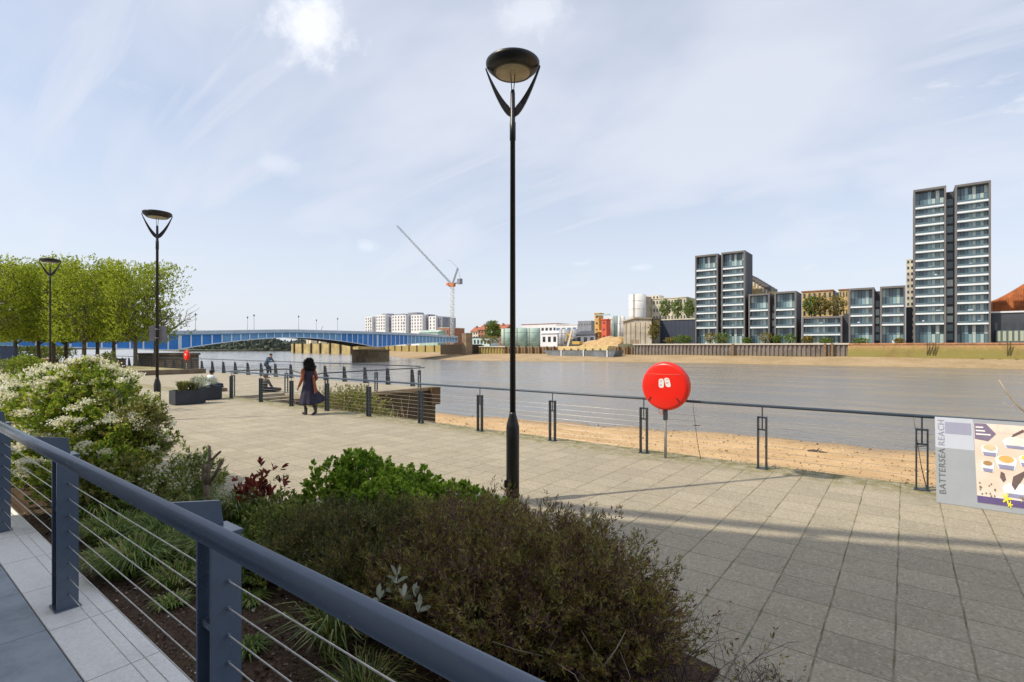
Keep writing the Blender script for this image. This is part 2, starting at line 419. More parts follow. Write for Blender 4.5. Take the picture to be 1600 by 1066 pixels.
def grid_sheet(name, xs, rows, zf, m):
    """rows: list of functions x -> y ; zf(x, j, y)"""
    mb = MB(); mb.smooth = True
    nx = len(xs); vs = []
    for j, rf in enumerate(rows):
        for x in xs: y = rf(x); vs.append((x, y, zf(x, j, y)))
    mb.add(vs, [(j*nx+i, j*nx+i+1, (j+1)*nx+i+1, (j+1)*nx+i) for j in range(len(rows)-1) for i in range(nx-1)])
    return struct(name, mb, m)
def beach_z(x, j, y):
    wl = 37.5 + (0.20*(x+8) if x < -8 else 0.0) - (0.03*max(0, x))
    wl = max(wl, 22)
    t = (y - 9.9)/(wl - 9.9)
    return -2.95 - 0.95*t**1.15 + 0.06*mnoise.noise(Vector((x*0.35, y*0.35, 0))) + 0.10*mnoise.noise(Vector((x*0.09, y*0.12, 3)))
xs = list(np.linspace(-80, 70, 300))
grid_sheet('beach', xs, [(lambda x, q=q: q) for q in np.linspace(9.6, 52, 90)], beach_z, M_sand)

WL = [(-3000, 900), (-1500, 640), (-750, 425), (-369, 262), (-260, 214), (-210, 178), (-161, 163), (-127, 167), (-104, 181), (-60, 189), (0, 189), (150, 184), (1500, 170)]
BK = [(-3000, 931), (-1500, 669), (-750, 454), (-369, 291), (-190, 225), (-150, 214.5), (1500, 214.5)]
def water_line(x, T=None):
    T = T or WL
    for (a, ya), (b, yb) in zip(T, T[1:]):
        if x <= b: return ya + (yb-ya)*(x-a)/(b-a)
    return T[-1][1]
def wl2(x): return water_line(x) + 2.2*mnoise.noise(Vector((x*0.02, 0, 0))) + 0.8*mnoise.noise(Vector((x*0.11, 5, 0)))
xs = list(np.concatenate([np.linspace(-1600, -420, 40), np.linspace(-400, 400, 260)]))
grid_sheet('far_foreshore', xs, [(lambda x, q=q: wl2(x)+q) for q in (-14, -5, 0)] + [(lambda x, q=q: wl2(x)*(1-q) + q*water_line(x, BK)) for q in (0.2, 0.4, 0.62, 0.85, 1.1)],
           lambda x, j, y: [-5.6, -4.4, -3.88, -3.2, -2.6, -2.0, -1.5, -1.2][j] + (0.25*mnoise.noise(Vector((x*0.05, j*0.6, 2))) if j > 2 else 0), M_farsand)

XB = X_y(965, 213)
struct('far_bank_ground', MB().prism([(XB, 213.4), (1500, 213.4), (1500, 3500), (XB, 3500)], -6.5, 3.3), M_land)
lb = [(XB-0.01, 213.4), (XB-0.01, 3500), (-3000, 3500), (-3000, 930), (-1500, 668), (-750, 452), (-369, 289), (-250, 249), (-190, 223), (-150, 213.4)]
struct('far_bank_yard', MB().prism(lb, -6.5, 2.2), plain('yard_ground', (0.30, 0.27, 0.21), 0.95, var=0.25, scale=0.05))
struct('far_land', MB().prism([(-1500, -300), (-1500, 640), (-3000, 930), (-3400, 900), (-3400, -300)], -6.5, 0.5), M_land)
hb = MB(); hb.smooth = True
pts = []
for i in range(60):
    a = -2900 + i*70; pts.append((a, 1500, 9 + 9*mnoise.noise(Vector((a*0.002, 0, 0))) + 4*mnoise.noise(Vector((a*0.011, 0, 4)))))
hv = [(x, y-500, 2) for x, y, z in pts] + [(x, y, z+8) for x, y, z in pts] + [(x, y+500, 2) for x, y, z in pts]
hb.add(hv, [(j*60+i, j*60+i+1, (j+1)*60+i+1, (j+1)*60+i) for j in range(2) for i in range(59)])
struct('distant_hills', hb, plain('distant_hill_cover', (0.10, 0.13, 0.12), 1.0, var=0.3, scale=0.01))

# ------------------------------------------------------------------ the terrace the camera stands on
def tile_mat():
    k = NB('terrace_tile'); p = k.coord()
    sp = k.n('ShaderNodeSeparateXYZ'); k.link(p, sp.inputs[0])
    def joint(c, off, per, w):
        f = k.math('FRACT', k.math('DIVIDE', k.math('SUBTRACT', c, off), per))
        d = k.math('MULTIPLY', k.math('MINIMUM', f, k.math('SUBTRACT', 1.0, f)), per)
        return k.range(d, w*0.5, w, 1.0, 0.0)
    j = k.math('MAXIMUM', joint(sp.outputs[0], -3.05, 0.9, 0.004), joint(sp.outputs[1], 0.871, 0.6, 0.004))
    a = k.noise(p, 3.0, 8, 0.7); b = k.noise(p, 40, 4, 0.7)
    c = k.mix(k.range(a, 0.3, 0.7), (0.22, 0.26, 0.31), (0.36, 0.41, 0.46))
    c = k.mix(k.range(b, 0.45, 0.8, 0, 0.3), c, (0.42, 0.43, 0.45))
    c = k.mix(j, c, (0.05, 0.045, 0.04))
    k.set(c, 0.6); k.bump(k.math('SUBTRACT', a, j), 0.2, 0.004)
    return k.m
struct('terrace', MB().box(-45, 40, -2.0, 0.871, 0.003, 0.085), tile_mat())
def coping_mat():
    k = NB('coping_stone'); p = k.coord()
    sp = k.n('ShaderNodeSeparateXYZ'); k.link(p, sp.inputs[0])
    f = k.math('FRACT', k.math('DIVIDE', k.math('ADD', sp.outputs[0], 3.0), 0.9))
    d = k.math('MINIMUM', f, k.math('SUBTRACT', 1.0, f)); j = k.range(d, 0.0025, 0.005, 1.0, 0.0)
    a = k.noise(p, 60, 4, 0.8); b = k.noise(p, 4, 6, 0.7)
    c = k.mix(k.range(a, 0.35, 0.6), (0.78, 0.76, 0.72), (0.93, 0.92, 0.89))
    c = k.mix(k.range(b, 0.52, 0.75, 0, 0.4), c, (0.60, 0.58, 0.54))
    c = k.mix(j, c, (0.22, 0.19, 0.13))
    k.set(c, 0.8); k.bump(a, 0.3, 0.003)
    return k.m
w = MB().box(-45, 40, 0.875, 1.27, 0.004, 0.09).build('terrace_wall', coping_mat(), bevel=0.006)
tag(w, 'low pale stone coping wall under the nearest railing, at the edge of the dark tiles', 'wall')

def soil_mat():
    k = NB('bark_soil'); p = k.coord()
    a = k.noise(p, 2.2, 6, 0.7); b = k.noise(p, 45, 5, 0.8)
    c = k.mix(k.range(b, 0.35, 0.65), (0.055, 0.036, 0.025), (0.15, 0.10, 0.07))
    c = k.mix(k.range(a, 0.5, 0.68, 0, 0.5), c, (0.17, 0.14, 0.06))
    k.set(c, 0.95, 0, 0.15); k.bump(b, 0.9, 0.02); return k.m
BED = [(-0.95, 3.45), (-2.5, 3.7), (-5, 3.5), (-7, 3.2), (-8.5, 3.0), (-30, 3.0)]
def bed_edge(x):
    if x >= BED[0][0]: return BED[0][1]
    for (a, ya), (b, yb) in zip(BED, BED[1:]):
        if x >= b: return ya + (yb-ya)*(x-a)/(b-a)
    return 3.0
def bed_z(x, t):
    h = 0.07*math.sin(math.pi*min(1, max(0, (1-t)*1.4))/2)
    if x > -1.6: h *= max(0.0, (-0.95 - x)/0.65)
    return 0.012 + h + 0.02*mnoise.noise(Vector((x*2.3, t*7, 0))) * (1 if t < 0.98 else 0)
xs = list(np.linspace(-30, -0.95, 240)); mb = MB(); mb.smooth = True; NR = 22
vs = [(x, 1.272 + (bed_edge(x)-1.272)*j/NR, bed_z(x, j/NR)) for j in range(NR+1) for x in xs]
mb.add(vs, [(j*240+i, j*240+i+1, (j+1)*240+i+1, (j+1)*240+i) for j in range(NR) for i in range(239)])
struct('planting_bed_soil', mb, soil_mat())
def soil_z(x, y): return bed_z(x, min(1, max(0, (y-1.272)/(bed_edge(x)-1.272))))

# the block of flats behind the camera, whose shadow lies over the bed and the near paving
M_bwall = plain('pale_render', (0.55, 0.53, 0.50), 0.8, scale=0.4)
M_gl = plain('dark_window_glass', (0.03, 0.04, 0.05), 0.08, 0.0, spec=0.8)
blk = empty('apartment_block', (-10.7, -2.0, 0), 0, 'pale riverside block of flats behind the terrace, throwing the near shade', 'building')
prof = [(0, 9.2), (1.8, 10.0), (3.65, 11.2), (5.1, 12.5), (7.0, 13.2), (55, 13.2)]      # rising roof line, heights shaped to set the shadow edge on the paving
mb = MB(); mb.slab([(0, 0, 0.001), (55, 0, 0.001)] + [(x, 0, z) for x, z in prof[::-1]], (0, -12, 0)); mb.build('wall', M_bwall, blk)
rl = MB()  # added bar on posts, shaped to cast the dark band across the paving
rl.slab([(x, -0.04, z+0.52) for x, z in prof] + [(x, -0.04, z+0.90) for x, z in prof[::-1]], (0, -0.08, 0))
rl.build('shade_bar', M_raildark, blk)
for i in range(30):
    x = 0.2 + i*1.8; z = np.interp(x, [p[0] for p in prof], [p[1] for p in prof]); MB().box(x, x+0.06, -0.12, -0.04, z-0.1, z+0.519).build('shade_bar_post', M_raildark, blk)
for fl in range(3):
    for i in range(10):
        f = MB().box(2+i*5, 4.2+i*5, -0.05, 0.03, 0.3+fl*2.5, 2.3+fl*2.5).build('window', M_gl, blk)

# ------------------------------------------------------------------ railings
def railing(name, label, group, pts, posts, h, face, cables=8, cab_z=(0.09, 0.82), rr=0.026, gap=0.13, pdepth=0.085, style='bars', tall=None, mats=None, cat='railing', post_h=0.90, rail_end=None):
    """pts: polyline of the handrail; posts: list of (x, y, z); face: direction (unit xy) the railing runs at each post"""
    root = empty(name, Vector(pts[0]) - Vector((0, 0, h)), 0, label, cat, group)
    base = Vector(root.location)
    mr, mp, mc = mats or (M_railblue, M_raildark, M_cable)
    mb = MB(); mb.tube([Vector(p) - base for p in pts], rr, 14); mb.build('handrail', mr, root)
    first = {}
    for (x, y, z), fd in zip(posts, face):
        key = (round(fd[0], 2), round(fd[1], 2))
        if key not in first:
            u = Vector((fd[0], fd[1], 0)).normalized(); v = Vector((-u.y, u.x, 0))
            pb = MB()
            def obox(a0, a1, b0, b1, z0, z1):
                cs = [u*a0+v*b0, u*a1+v*b0, u*a1+v*b1, u*a0+v*b1]
                pb.slab([(c.x, c.y, z0) for c in cs], (0, 0, z1-z0))
            if style == 'bars':
                for s in (-1, 1): obox(s*gap/2-0.011, s*gap/2+0.011, -pdepth/2, pdepth/2, 0, post_h)
                obox(-gap/2+0.0111, gap/2-0.0111, -0.02, 0.02, post_h-0.24, post_h-0.215)
                obox(-gap/2+0.0111, gap/2-0.0111, -0.02, 0.02, post_h-0.03, post_h-0.002)
                obox(-gap/2-0.03, gap/2+0.03, -pdepth/2-0.02, pdepth/2+0.02, 0.0015, 0.014)
                pb.tube([(0, 0, post_h-0.22), (0, 0, h-0.01)], 0.011, 8)
            else:                                  # tapering fin plates
                for s in (-1, 1):
                    a = s*0.045
                    pr = [(-0.05, 0), (0.22, 0), (0.08, post_h), (-0.03, post_h)]
                    q = [u*a + v*b + Vector((0, 0, z0)) for b, z0 in pr]
                    pb.slab(q, u*0.02)
                pb.tube([(0, 0, post_h-0.2), (0, 0, h-0.01)], 0.012, 8)
            o = pb.build('post', mp, root, bevel=0.002 if style == 'bars' else 0)
            first[key] = o
        else:
            o = first[key].copy(); COL.objects.link(o); o.parent = root
        o.location = Vector((x, y, z)) - base
    for k in range(cables):
        z = cab_z[0] + (cab_z[1]-cab_z[0])*k/(cables-1)
        cb = MB()
        path = [Vector(p) - base + Vector((0, 0, z-h)) for p in pts]
        if rail_end: path = [Vector(p) - base + Vector((0, 0, z)) for p in rail_end]
        cb.tube(path, 0.0030, 6); cb.build('cable', mc, root)
    return root

RH = 1.08
near_x = [0.19 + 2.148*i for i in range(-5, 4)]
near_x = [-21.9, -19.45, -17.25, -15.05, -12.85] + near_x
railing('river_railing', 'long blue-grey cable railing along the promenade edge, carrying the banner at its right end', 'cable railings',
        [(-22.3, 9.62, RH), (9, 9.62, RH)], [(x, 9.62, 0) for x in near_x], RH, [(1, 0)]*len(near_x))
# round the steps down to the water
Xr = -19.75
railing('river_railing', 'dark handrail round the water steps, running out from the gap to the corner', 'cable railings',
        [(-22.5, 9.8, RH), (-22.5, 12.35, RH), (-20.6, 12.35, 0.83), (Xr, 12.35, 0.97), (Xr, 18.25, 1.02)],
        [(-22.5, 9.95, 0), (-22.5, 12.3, 0), (Xr, 12.6, 0), (Xr, 15.2, 0), (Xr, 17.9, 0)], RH,
        [(0, 1)]*5, cables=3, cab_z=(0.2, 0.8), mats=(M_raildark, M_raildark, M_cable))
fx = [-20.8 - 2.03*i for i in range(31)]
railing('river_railing', 'farther railing of fin-shaped posts at the river edge, beyond the people', 'cable railings',
        [(-20.1, 18.3, RH), (-84, 18.3, RH)], [(x, 18.3, 0) for x in fx], RH, [(1, 0)]*len(fx), style='fins', cables=5, mats=(M_railblue, M_raildark, M_cable))

# the terrace railing in the foreground: posts stand on the coping, a leaning plate carries the rail on the terrace side
def fore_railing():
    z0 = 0.09; base = Vector((-2.40, 1.0, z0))
    root = empty('terrace_railing', base, 0, 'big blue-grey terrace railing with a fat round handrail, crossing the lower left corner', 'railing', 'cable railings')
    ry, rz = 0.78 - base.y, 1.441 - z0
    mb = MB(); mb.tube([(-12, ry, rz), (5, ry, rz)], 0.0365, 44); mb.build('handrail', M_foreblue, root)
    MB().tube([(-12, ry+0.012, rz-0.045), (5, ry+0.012, rz-0.045)], 0.0035, 8).build('cable', M_cable, root)
    pb = MB()
    pb.box(-0.016, 0.0, -0.03, 0.10, 0.0, 1.17); pb.box(-0.16, -0.144, -0.03, 0.10, 0.0, 1.17)
    pb.box(-0.1439, -0.0161, 0.03, 0.045, 0.0, 0.74)
    pb.box(-0.1439, -0.0161, -0.015, 0.06, 0.742, 0.775)
    pb.box(-0.104, -0.090, 0.0, 0.04, 0.776, 1.16); pb.box(-0.070, -0.056, 0.0, 0.04, 0.776, 1.16)
    pb.box(-0.165, 0.004, -0.03, 0.106, 1.1705, 1.182)
    pb.box(-0.175, 0.015, -0.045, 0.115, 0.001, 0.012)
    p0 = pb.build('post', M_foreblue, root, bevel=0.0025)
    pl = MB(); pl.slab([(-0.143, -0.205, 1.29), (-0.143, -0.05, 1.183), (-0.143, 0.078, 1.183), (-0.143, 0.062, 1.295), (-0.143, -0.205, 1.345)], (0.014, 0, 0)); pl2 = pl.build('bracket_plate', M_foreblue, p0, bevel=0.0015)
    fx_ = []
    for k in range(8):
        z = 1.055 - 0.121*k - z0
        r0 = MB().tube([(-0.175, 0.04, z), (0.016, 0.04, z)], 0.0085, 8).build('cable_fixing', M_foreblue, p0); fx_.append(r0)
    for x in (-2.68, -5.36, -8.04, 2.68):
        c = p0.copy(); COL.objects.link(c); c.parent = root; c.location = (x, 0, 0)
        for q in [pl2] + fx_:
            d = q.copy(); COL.objects.link(d); d.parent = c
    for k in range(8):
        z = 1.055 - 0.121*k - z0
        MB().tube([(-11, 0.04, z), (4, 0.04, z)], 0.0034, 8).build('cable', M_cable, root)
fore_railing()

# ------------------------------------------------------------------ retaining wall beyond the gap
k = NB('dark_mossy_brick'); p = k.coord()
a = k.noise(p, 1.4, 6, 0.7); b = k.noise(p, 9, 5, 0.7, sc=(1, 1, 4))
k.set(k.mix(k.range(b, 0.3, 0.7), k.mix(k.range(a, 0.4, 0.6), (0.085, 0.055, 0.028), (0.10, 0.095, 0.03)), (0.035, 0.026, 0.018)), 0.9)
k.bump(b, 0.5, 0.03); M_dbrick = k.m
wr = empty('retaining_wall', (-19.45, 10, 0), 0, 'dark mossy wall of the projecting quay, behind the climbing bush', 'wall')
MB().box(-0.145, 0.15, -0.04, 8.6, -6, -0.12).build('wall', M_dbrick, wr)
MB().box(-0.13, 0.22, -0.02, 8.7, -0.118, 0.03).build('coping', plain('timber_cap', (0.25, 0.20, 0.13), 0.85, scale=3), wr)
MB().box(0.151, 0.42, 8.1, 8.7, -0.85, 0.02).build('fender', plain('fender_timber', (0.10, 0.065, 0.035), 0.9, scale=3), wr)
st = empty('river_steps', (-21, 10, 0), 0, 'worn grey stone steps going down inside the gap behind the first railing', 'steps')
for i in range(4):
    MB().box(-1.4+i*0.36, 1.3, 0.0, 2.1-i*0.15, -6 if i == 0 else -6, 0.06-0.12*i - 0.0).build('step', plain('worn_step_stone', (0.21, 0.18, 0.12), 0.9, scale=3), st) if False else None
sm_ = plain('worn_step_stone', (0.21, 0.18, 0.12), 0.9, scale=3)
for i in range(4):
    MB().box(-1.49+0.7*i, -1.49+0.7*(i+1)-0.002, -0.04, 2.19, -6.2, -0.12-0.16*i).build('step', sm_, st)
struct('wall_ledge', MB().box(-19.29, -11.5, 9.9, 11.6, -6.4, -0.9), M_dbrick)

# ------------------------------------------------------------------ street lamps
M_lens = plain('cream_lamp_lens', (0.34, 0.30, 0.19), 0.4, var=0.25, scale=4)
def lamp(loc, rz, label):
    t = empty('street_lamp', loc, rz, label, 'street lamp', 'black lamps along the promenade')
    MB().lathe([(0.088, 0.0), (0.088, 1.02), (0.083, 1.05), (0.046, 1.19), (0.044, 1.22)], seg=28).build('base', M_black, t)
    MB().lathe([(0.040, 1.221), (0.034, 4.88), (0.041, 4.885), (0.041, 5.12), (0.034, 5.13), (0.031, 5.52), (0.024, 5.56)], seg=22).build('pole', M_black, t)
    hb = MB().box(-0.115, -0.075, -0.03, 0.03, 0.20, 0.30).build('lock_box', M_black, t, bevel=0.01)
    for s in (-1, 1):
        prof = []                                   # curved, tapering flat arm in the x-z plane
        n = 14
        outer = []; inner = []
        for i in range(n+1):
            u = i/n
            xo = 0.028 + 0.345*(u**0.72); zo = 5.20 + 0.66*u**1.12
            w = 0.10*(1-u)**1.2 + 0.022
            outer.append((xo, zo)); inner.append((max(0.028, xo - w*0.62), zo + w*0.62))
        poly = outer + inner[::-1]
        ab = MB(); ab.slab([(s*a, -0.016, b) for a, b in poly], (0, 0.032, 0)); ab.build('arm', M_black, t)
        MB().tube([(s*0.012, 0.0, 5.54), (s*0.03, 0.02, 5.80)], 0.006, 8).build('conduit', M_black, t)
    h = MB().lathe([(0.245, 5.795), (0.262, 5.79), (0.345, 5.865), (0.362, 5.895), (0.362, 5.922), (0.35, 5.935), (0.20, 5.955), (0.02, 5.96)], seg=48).build('lamp_head', M_black, t)
    MB().lathe([(0.02, 5.778), (0.12, 5.780), (0.225, 5.789), (0.238, 5.7945)], seg=40).build('lens', M_lens, h)
    return t
l1 = lamp((-4.2, 5.48, 0), R(32), 'tallest-looking black street lamp standing behind the dark shrub, in the centre of the photo')
l2 = lamp((-16.95, 5.42, 0), R(66), 'black street lamp with a grey sign plate, beside the two dark planters')
l3 = lamp((-29.7, 5.45, 0), R(70), 'farthest black street lamp, in front of the square-clipped trees at the left')
sg = MB().box(-0.21, 0.21, -0.075, -0.06, 2.27, 2.70)
for q in (2.35, 2.6): sg.tube([(0, 0, q-0.012), (0, 0, q+0.012)], 0.052, 16)
sgo = sg.build('sign_plate', plain('grey_sign_back', (0.20, 0.20, 0.22), 0.5, scale=4), None)
sgo.name = 'sign_plate'; sgo.location = (-16.95, 5.42, 0); sgo.rotation_euler = (0, 0, R(240))
tag(sgo, 'square grey sign seen from the back, clamped to the second lamp post', 'sign')
stk = MB().lathe([(0.0895, 0.78), (0.0895, 0.98)], seg=20); stk.build('sticker', plain('white_paper', (0.75, 0.75, 0.72), 0.7), l3)

# ------------------------------------------------------------------ lifebuoy housings
M_red = plain('red_plastic_housing', (0.80, 0.020, 0.010), 0.32, 0, var=0.05, scale=2, spec=0.5)
M_galv = plain('galvanised_post', (0.46, 0.48, 0.50), 0.42, 0.5, var=0.2, scale=8)
M_white = plain('white_label', (0.80, 0.80, 0.80), 0.6, var=0.06)
M_ink = plain('dark_ink', (0.06, 0.055, 0.06), 0.7)
M_slot = plain('dark_slot', (0.16, 0.006, 0.004), 0.7)
def ydisc(mb, prof, c, seg=64, sx=1.0, sz=1.0):     # lathe about the y axis; prof (radius, y)
    o = len(mb.v)
    vs = [(c[0]+r*math.cos(2*math.pi*k/seg)*sx, c[1]+y, c[2]+r*math.sin(2*math.pi*k/seg)*sz) for r, y in prof for k in range(seg)]
    n = len(prof)
    fs = [(i*seg+k, i*seg+(k+1) % seg, (i+1)*seg+(k+1) % seg, (i+1)*seg+k) for i in range(n-1) for k in range(seg)]
    fs += [tuple(range(seg))[::-1], tuple(range((n-1)*seg, n*seg))]
    sm = mb.smooth; mb.smooth = True; mb.add(vs, fs); mb.smooth = sm
def lifebuoy(loc, label, rz=0):
    t = empty('lifebuoy_housing', loc, rz, label, 'lifebuoy', 'red lifebuoy housings')
    MB().tube([(0, 0, 0), (0, 0, 1.25)], 0.027, 16).build('post', M_galv, t)
    b = MB(); b.box(-0.034, 0.034, -0.034, 0.034, 0.72, 0.95); b.build('clamp', M_raildark, t, bevel=0.004)
    z = 1.36; R0 = 0.447
    m = MB(); ydisc(m, [(0.02, 0.135), (0.36, 0.135), (R0-0.03, 0.12), (R0, 0.095), (R0+0.004, 0.02), (R0+0.012, 0.0)], (0, 0.0, z)); back = m.build('back_shell', M_red, t)
    m = MB(); ydisc(m, [(R0+0.010, -0.004), (R0+0.002, -0.03), (R0-0.012, -0.062), (R0-0.03, -0.078), (R0-0.06, -0.086), (0.2, -0.092), (0.01, -0.094)], (0, 0.0, z)); cov = m.build('cover', M_red, t)
    zz = z + 0.225; hw = math.sqrt((R0-0.05)**2 - 0.225**2)
    MB().box(-hw, hw, -0.0925, -0.085, zz-0.004, zz+0.004).build('seam', plain('pale_seam', (0.75, 0.16, 0.12), 0.5), cov)
    for s in (-1, 1):
        x = s*0.27; sl = MB()
        a = R(-55)*s
        u = Vector((math.cos(a), 0, math.sin(a))); v = Vector((-math.sin(a), 0, math.cos(a)))
        c = Vector((x, -0.082, z-0.245))
        pts = []
        for q in range(16):
            w = 2*math.pi*q/16; pts.append(c + u*(0.045*(1 if math.cos(w) > 0 else -1)*0.6 + 0.018*math.cos(w)) + v*0.016*math.sin(w))
        sl.slab(pts, (0, -0.0105, 0)); sl.build('slot', M_slot, cov)
    for i, (x, zc, sk) in enumerate([(-0.045, 0.055, 0.0), (0.075, 0.075, -0.02)]):
        lb = MB()
        w, h = 0.05, 0.085
        pts = []
        for q in range(20):
            an = 2*math.pi*q/20
            cx_ = abs(math.cos(an))**0.55*math.copysign(1, math.cos(an)); cz_ = abs(math.sin(an))**0.55*math.copysign(1, math.sin(an))
            pts.append((x + w*cx_ + sk*cz_, -0.0915, z + zc + h*cz_))
        lb.slab(pts, (0, -0.0045, 0)); L = lb.build('label', M_white, cov)
        mk = MB()
        for k_ in range(5):
            if (k_+i) % 3 == 2: continue
            mk.box(x-0.028+sk*0.3, x+0.020-0.008*(k_ % 2), -0.0972, -0.0966, z+zc+0.05-0.024*k_-0.006, z+zc+0.05-0.024*k_+0.004)
        mk.build('print', plain('faded_print', (0.42, 0.28, 0.28), 0.7), L)
    rp = MB(); rp.smooth = True
    rp.tube([(-0.12, -0.03, z-R0+0.02), (-0.10, -0.06, z-R0-0.05), (-0.055, -0.045, z-R0-0.10), (-0.03, -0.035, z-R0-0.05), (-0.05, -0.05, z-R0+0.0), (-0.02, -0.04, z-R0-0.09)], 0.007, 8)
    rp.build('rope', plain('red_rope', (0.45, 0.10, 0.07), 0.8), t)
    return t
lifebuoy((-3.59, 9.42, 0), 'round bright red lifebuoy housing on a grey post, at the near railing')
lifebuoy((-49.6, 18.05, 0), 'small far red lifebuoy housing, where the farther railing meets the dark brick pier')

# ------------------------------------------------------------------ the banner leaning on the railing
M_bg = plain('banner_pale_grey', (0.29, 0.32, 0.36), 0.55, var=0.04)
M_b1 = plain('banner_white', (0.45, 0.49, 0.58), 0.55, var=0.03)
M_b2 = plain('banner_lilac_grey', (0.27, 0.28, 0.40), 0.55, var=0.03)
M_b3 = plain('banner_dark_grey', (0.13, 0.15, 0.17), 0.6, var=0.03)
M_b4 = plain('banner_lilac_text', (0.27, 0.27, 0.38), 0.6, var=0.03)
def poster_mat():
    k = NB('poster_tabletop'); p = k.obj()
    n = k.noise(p, 2.2, 3, 0.5)
    k.set(k.mix(k.range(n, 0.35, 0.65), (0.66, 0.53, 0.44), (0.70, 0.63, 0.57)), 0.5)
    return k.m
def flat(c, nm): return plain(nm, c, 0.5, var=0.10, scale=9)
bn = empty('banner', (0.33, 8.96, 0.004), 0, 'grey riverside banner board with upright lettering and pictured food bowls, leaning on the railing', 'banner')
LEAN = Matrix.Rotation(-math.atan2(0.55, 1.1), 4, 'X')
bn.rotation_euler = (-math.atan2(0.55, 1.1), 0, 0)
BH = 1.225
def sheet(x0, x1, z0, z1, m, nm, lift, parent=bn):
    return MB().box(x0*0.55, x1*0.55, -lift, -lift+0.0016, z0, z1).build(nm, m, parent)
MB().box(0, 4.2, 0, 0.02, 0, BH).build('panel', M_bg, bn)
sheet(0.006, 0.74, 0.77, BH-0.004, M_b1, 'white_field', 0.002)
sheet(0.20, 0.70, 0.985, 1.155, M_b2, 'lilac_field', 0.004)
def text_mesh(body, size, m, nm, parent, loc, rot, ext=0.0012, sx=1.0):
    cu = bpy.data.curves.new(nm, 'FONT'); cu.body = body; cu.size = size; cu.extrude = ext; cu.resolution_u = 3
    cu.space_character = 1.12
    tmp = bpy.data.objects.new(nm, cu); COL.objects.link(tmp)
    bpy.context.view_layer.update()
    me = bpy.data.meshes.new_from_object(tmp.evaluated_get(bpy.context.evaluated_depsgraph_get()))
    COL.objects.unlink(tmp); bpy.data.objects.remove(tmp)
    me.materials.clear(); me.materials.append(m)
    o = bpy.data.objects.new(nm, me); COL.objects.link(o); o.parent = parent
    o.location = loc; o.rotation_euler = rot; o.scale = (sx, 1, 1)
    return o, me
def fit_text(body, x, z0, z1, height, m, nm):
    o, me = text_mesh(body, 0.2, m, nm, bn, (x, -0.006, z0), (R(90), R(-90), 0))
    xs_ = [v.co.x for v in me.vertices]; ys_ = [v.co.y for v in me.vertices]
    o.scale = ((z1-z0)/(max(xs_)-min(xs_)), height/(max(ys_)-min(ys_)), 1)
fit_text('BATTERSEA', 0.100, 0.12, 0.755, 0.070, M_b3, 'lettering')
fit_text('REACH', 0.100, 0.80, 1.17, 0.070, M_b4, 'lettering')
pic = sheet(0.75, 3.6, 0.075, 1.17, poster_mat(), 'picture', 0.005)
sheet(0.751, 3.6, 0.077, 0.165, flat((0.09, 0.06, 0.20), 'picture_purple_edge'), 'picture_edge', 0.007)
sheet(1.16, 3.6, 1.05, 1.168, flat((0.80, 0.60, 0.52), 'picture_pink_band'), 'picture_band', 0.007)
def blobp(pts, m, nm, lift): return MB().slab([(x*0.55, -lift, z) for x, z in pts], (0, 0.0016, 0)).build(nm, m, pic)
blobp([(0.76, 0.94), (1.0, 0.92), (1.15, 1.03), (0.98, 1.165), (0.76, 1.165)], flat((0.17, 0.13, 0.22), 'tag_purple'), 'arrow_tag', 0.009)
for i, L_ in enumerate((0.14, 0.17, 0.27)):
    blobp([(0.785, 1.10-0.05*i), (0.785+L_, 1.10-0.05*i), (0.785+L_, 1.118-0.05*i), (0.785, 1.118-0.05*i)], M_white, 'tag_line', 0.011)
M_bowl = flat((0.66, 0.76, 0.80), 'bowl_glaze'); M_bowl_foot = flat((0.24, 0.24, 0.40), 'bowl_foot')  # glaze and blue-grey base of the printed bowls
def bowl(x, z, w, c, h=0.1):
    blobp([(x-w, z), (x-w*0.75, z-h), (x+w*0.7, z-h*1.1), (x+w, z)] + [(x+w*math.cos(a), z+w*0.34*math.sin(a)) for a in np.linspace(0.3, math.pi-0.3, 8)], M_bowl, 'bowl', 0.009)
    blobp([(x-w*0.8, z-h*0.55), (x-w*0.66, z-h), (x+w*0.6, z-h*1.08), (x+w*0.7, z-h*0.6)], M_bowl_foot, 'bowl_side', 0.011)
    blobp([(x+w*0.72*math.cos(a), z+0.012+w*0.26*math.sin(a)) for a in np.linspace(0, 2*math.pi, 15)[:-1]], c, 'food', 0.011)
bowl(1.02, 0.82, 0.16, flat((0.62, 0.50, 0.32), 'soup')); bowl(1.30, 0.68, 0.19, flat((0.80, 0.42, 0.12), 'curry'), 0.12)
bowl(0.97, 0.60, 0.12, flat((0.35, 0.20, 0.07), 'spice')); bowl(1.68, 0.72, 0.17, flat((0.80, 0.60, 0.08), 'yellow_dish'))
bowl(1.46, 0.30, 0.26, flat((0.75, 0.76, 0.80), 'rice')); bowl(1.48, 0.93, 0.22, flat((0.80, 0.72, 0.65), 'noodles'), 0.08)
bowl(2.05, 0.55, 0.2, flat((0.4, 0.3, 0.2), 'stew')); bowl(2.3, 0.85, 0.2, flat((0.7, 0.3, 0.15), 'sauce')); bowl(2.6, 0.4, 0.22, flat((0.7, 0.6, 0.4), 'bread'))
M_spoon = flat((0.12, 0.08, 0.08), 'dark_spoon')
blobp([(1.17, 0.44), (1.22, 0.38), (1.27, 0.42), (1.25, 0.50), (1.19, 0.52)], M_spoon, 'spoon', 0.012)
blobp([(1.36, 0.36), (1.41, 0.29), (1.62, 0.53), (1.60, 0.56), (1.40, 0.47)], M_spoon, 'spoon', 0.012)
blobp([(1.42, 1.00), (1.66, 1.09), (1.63, 1.12), (1.45, 1.04)], M_spoon, 'spoon', 0.012)
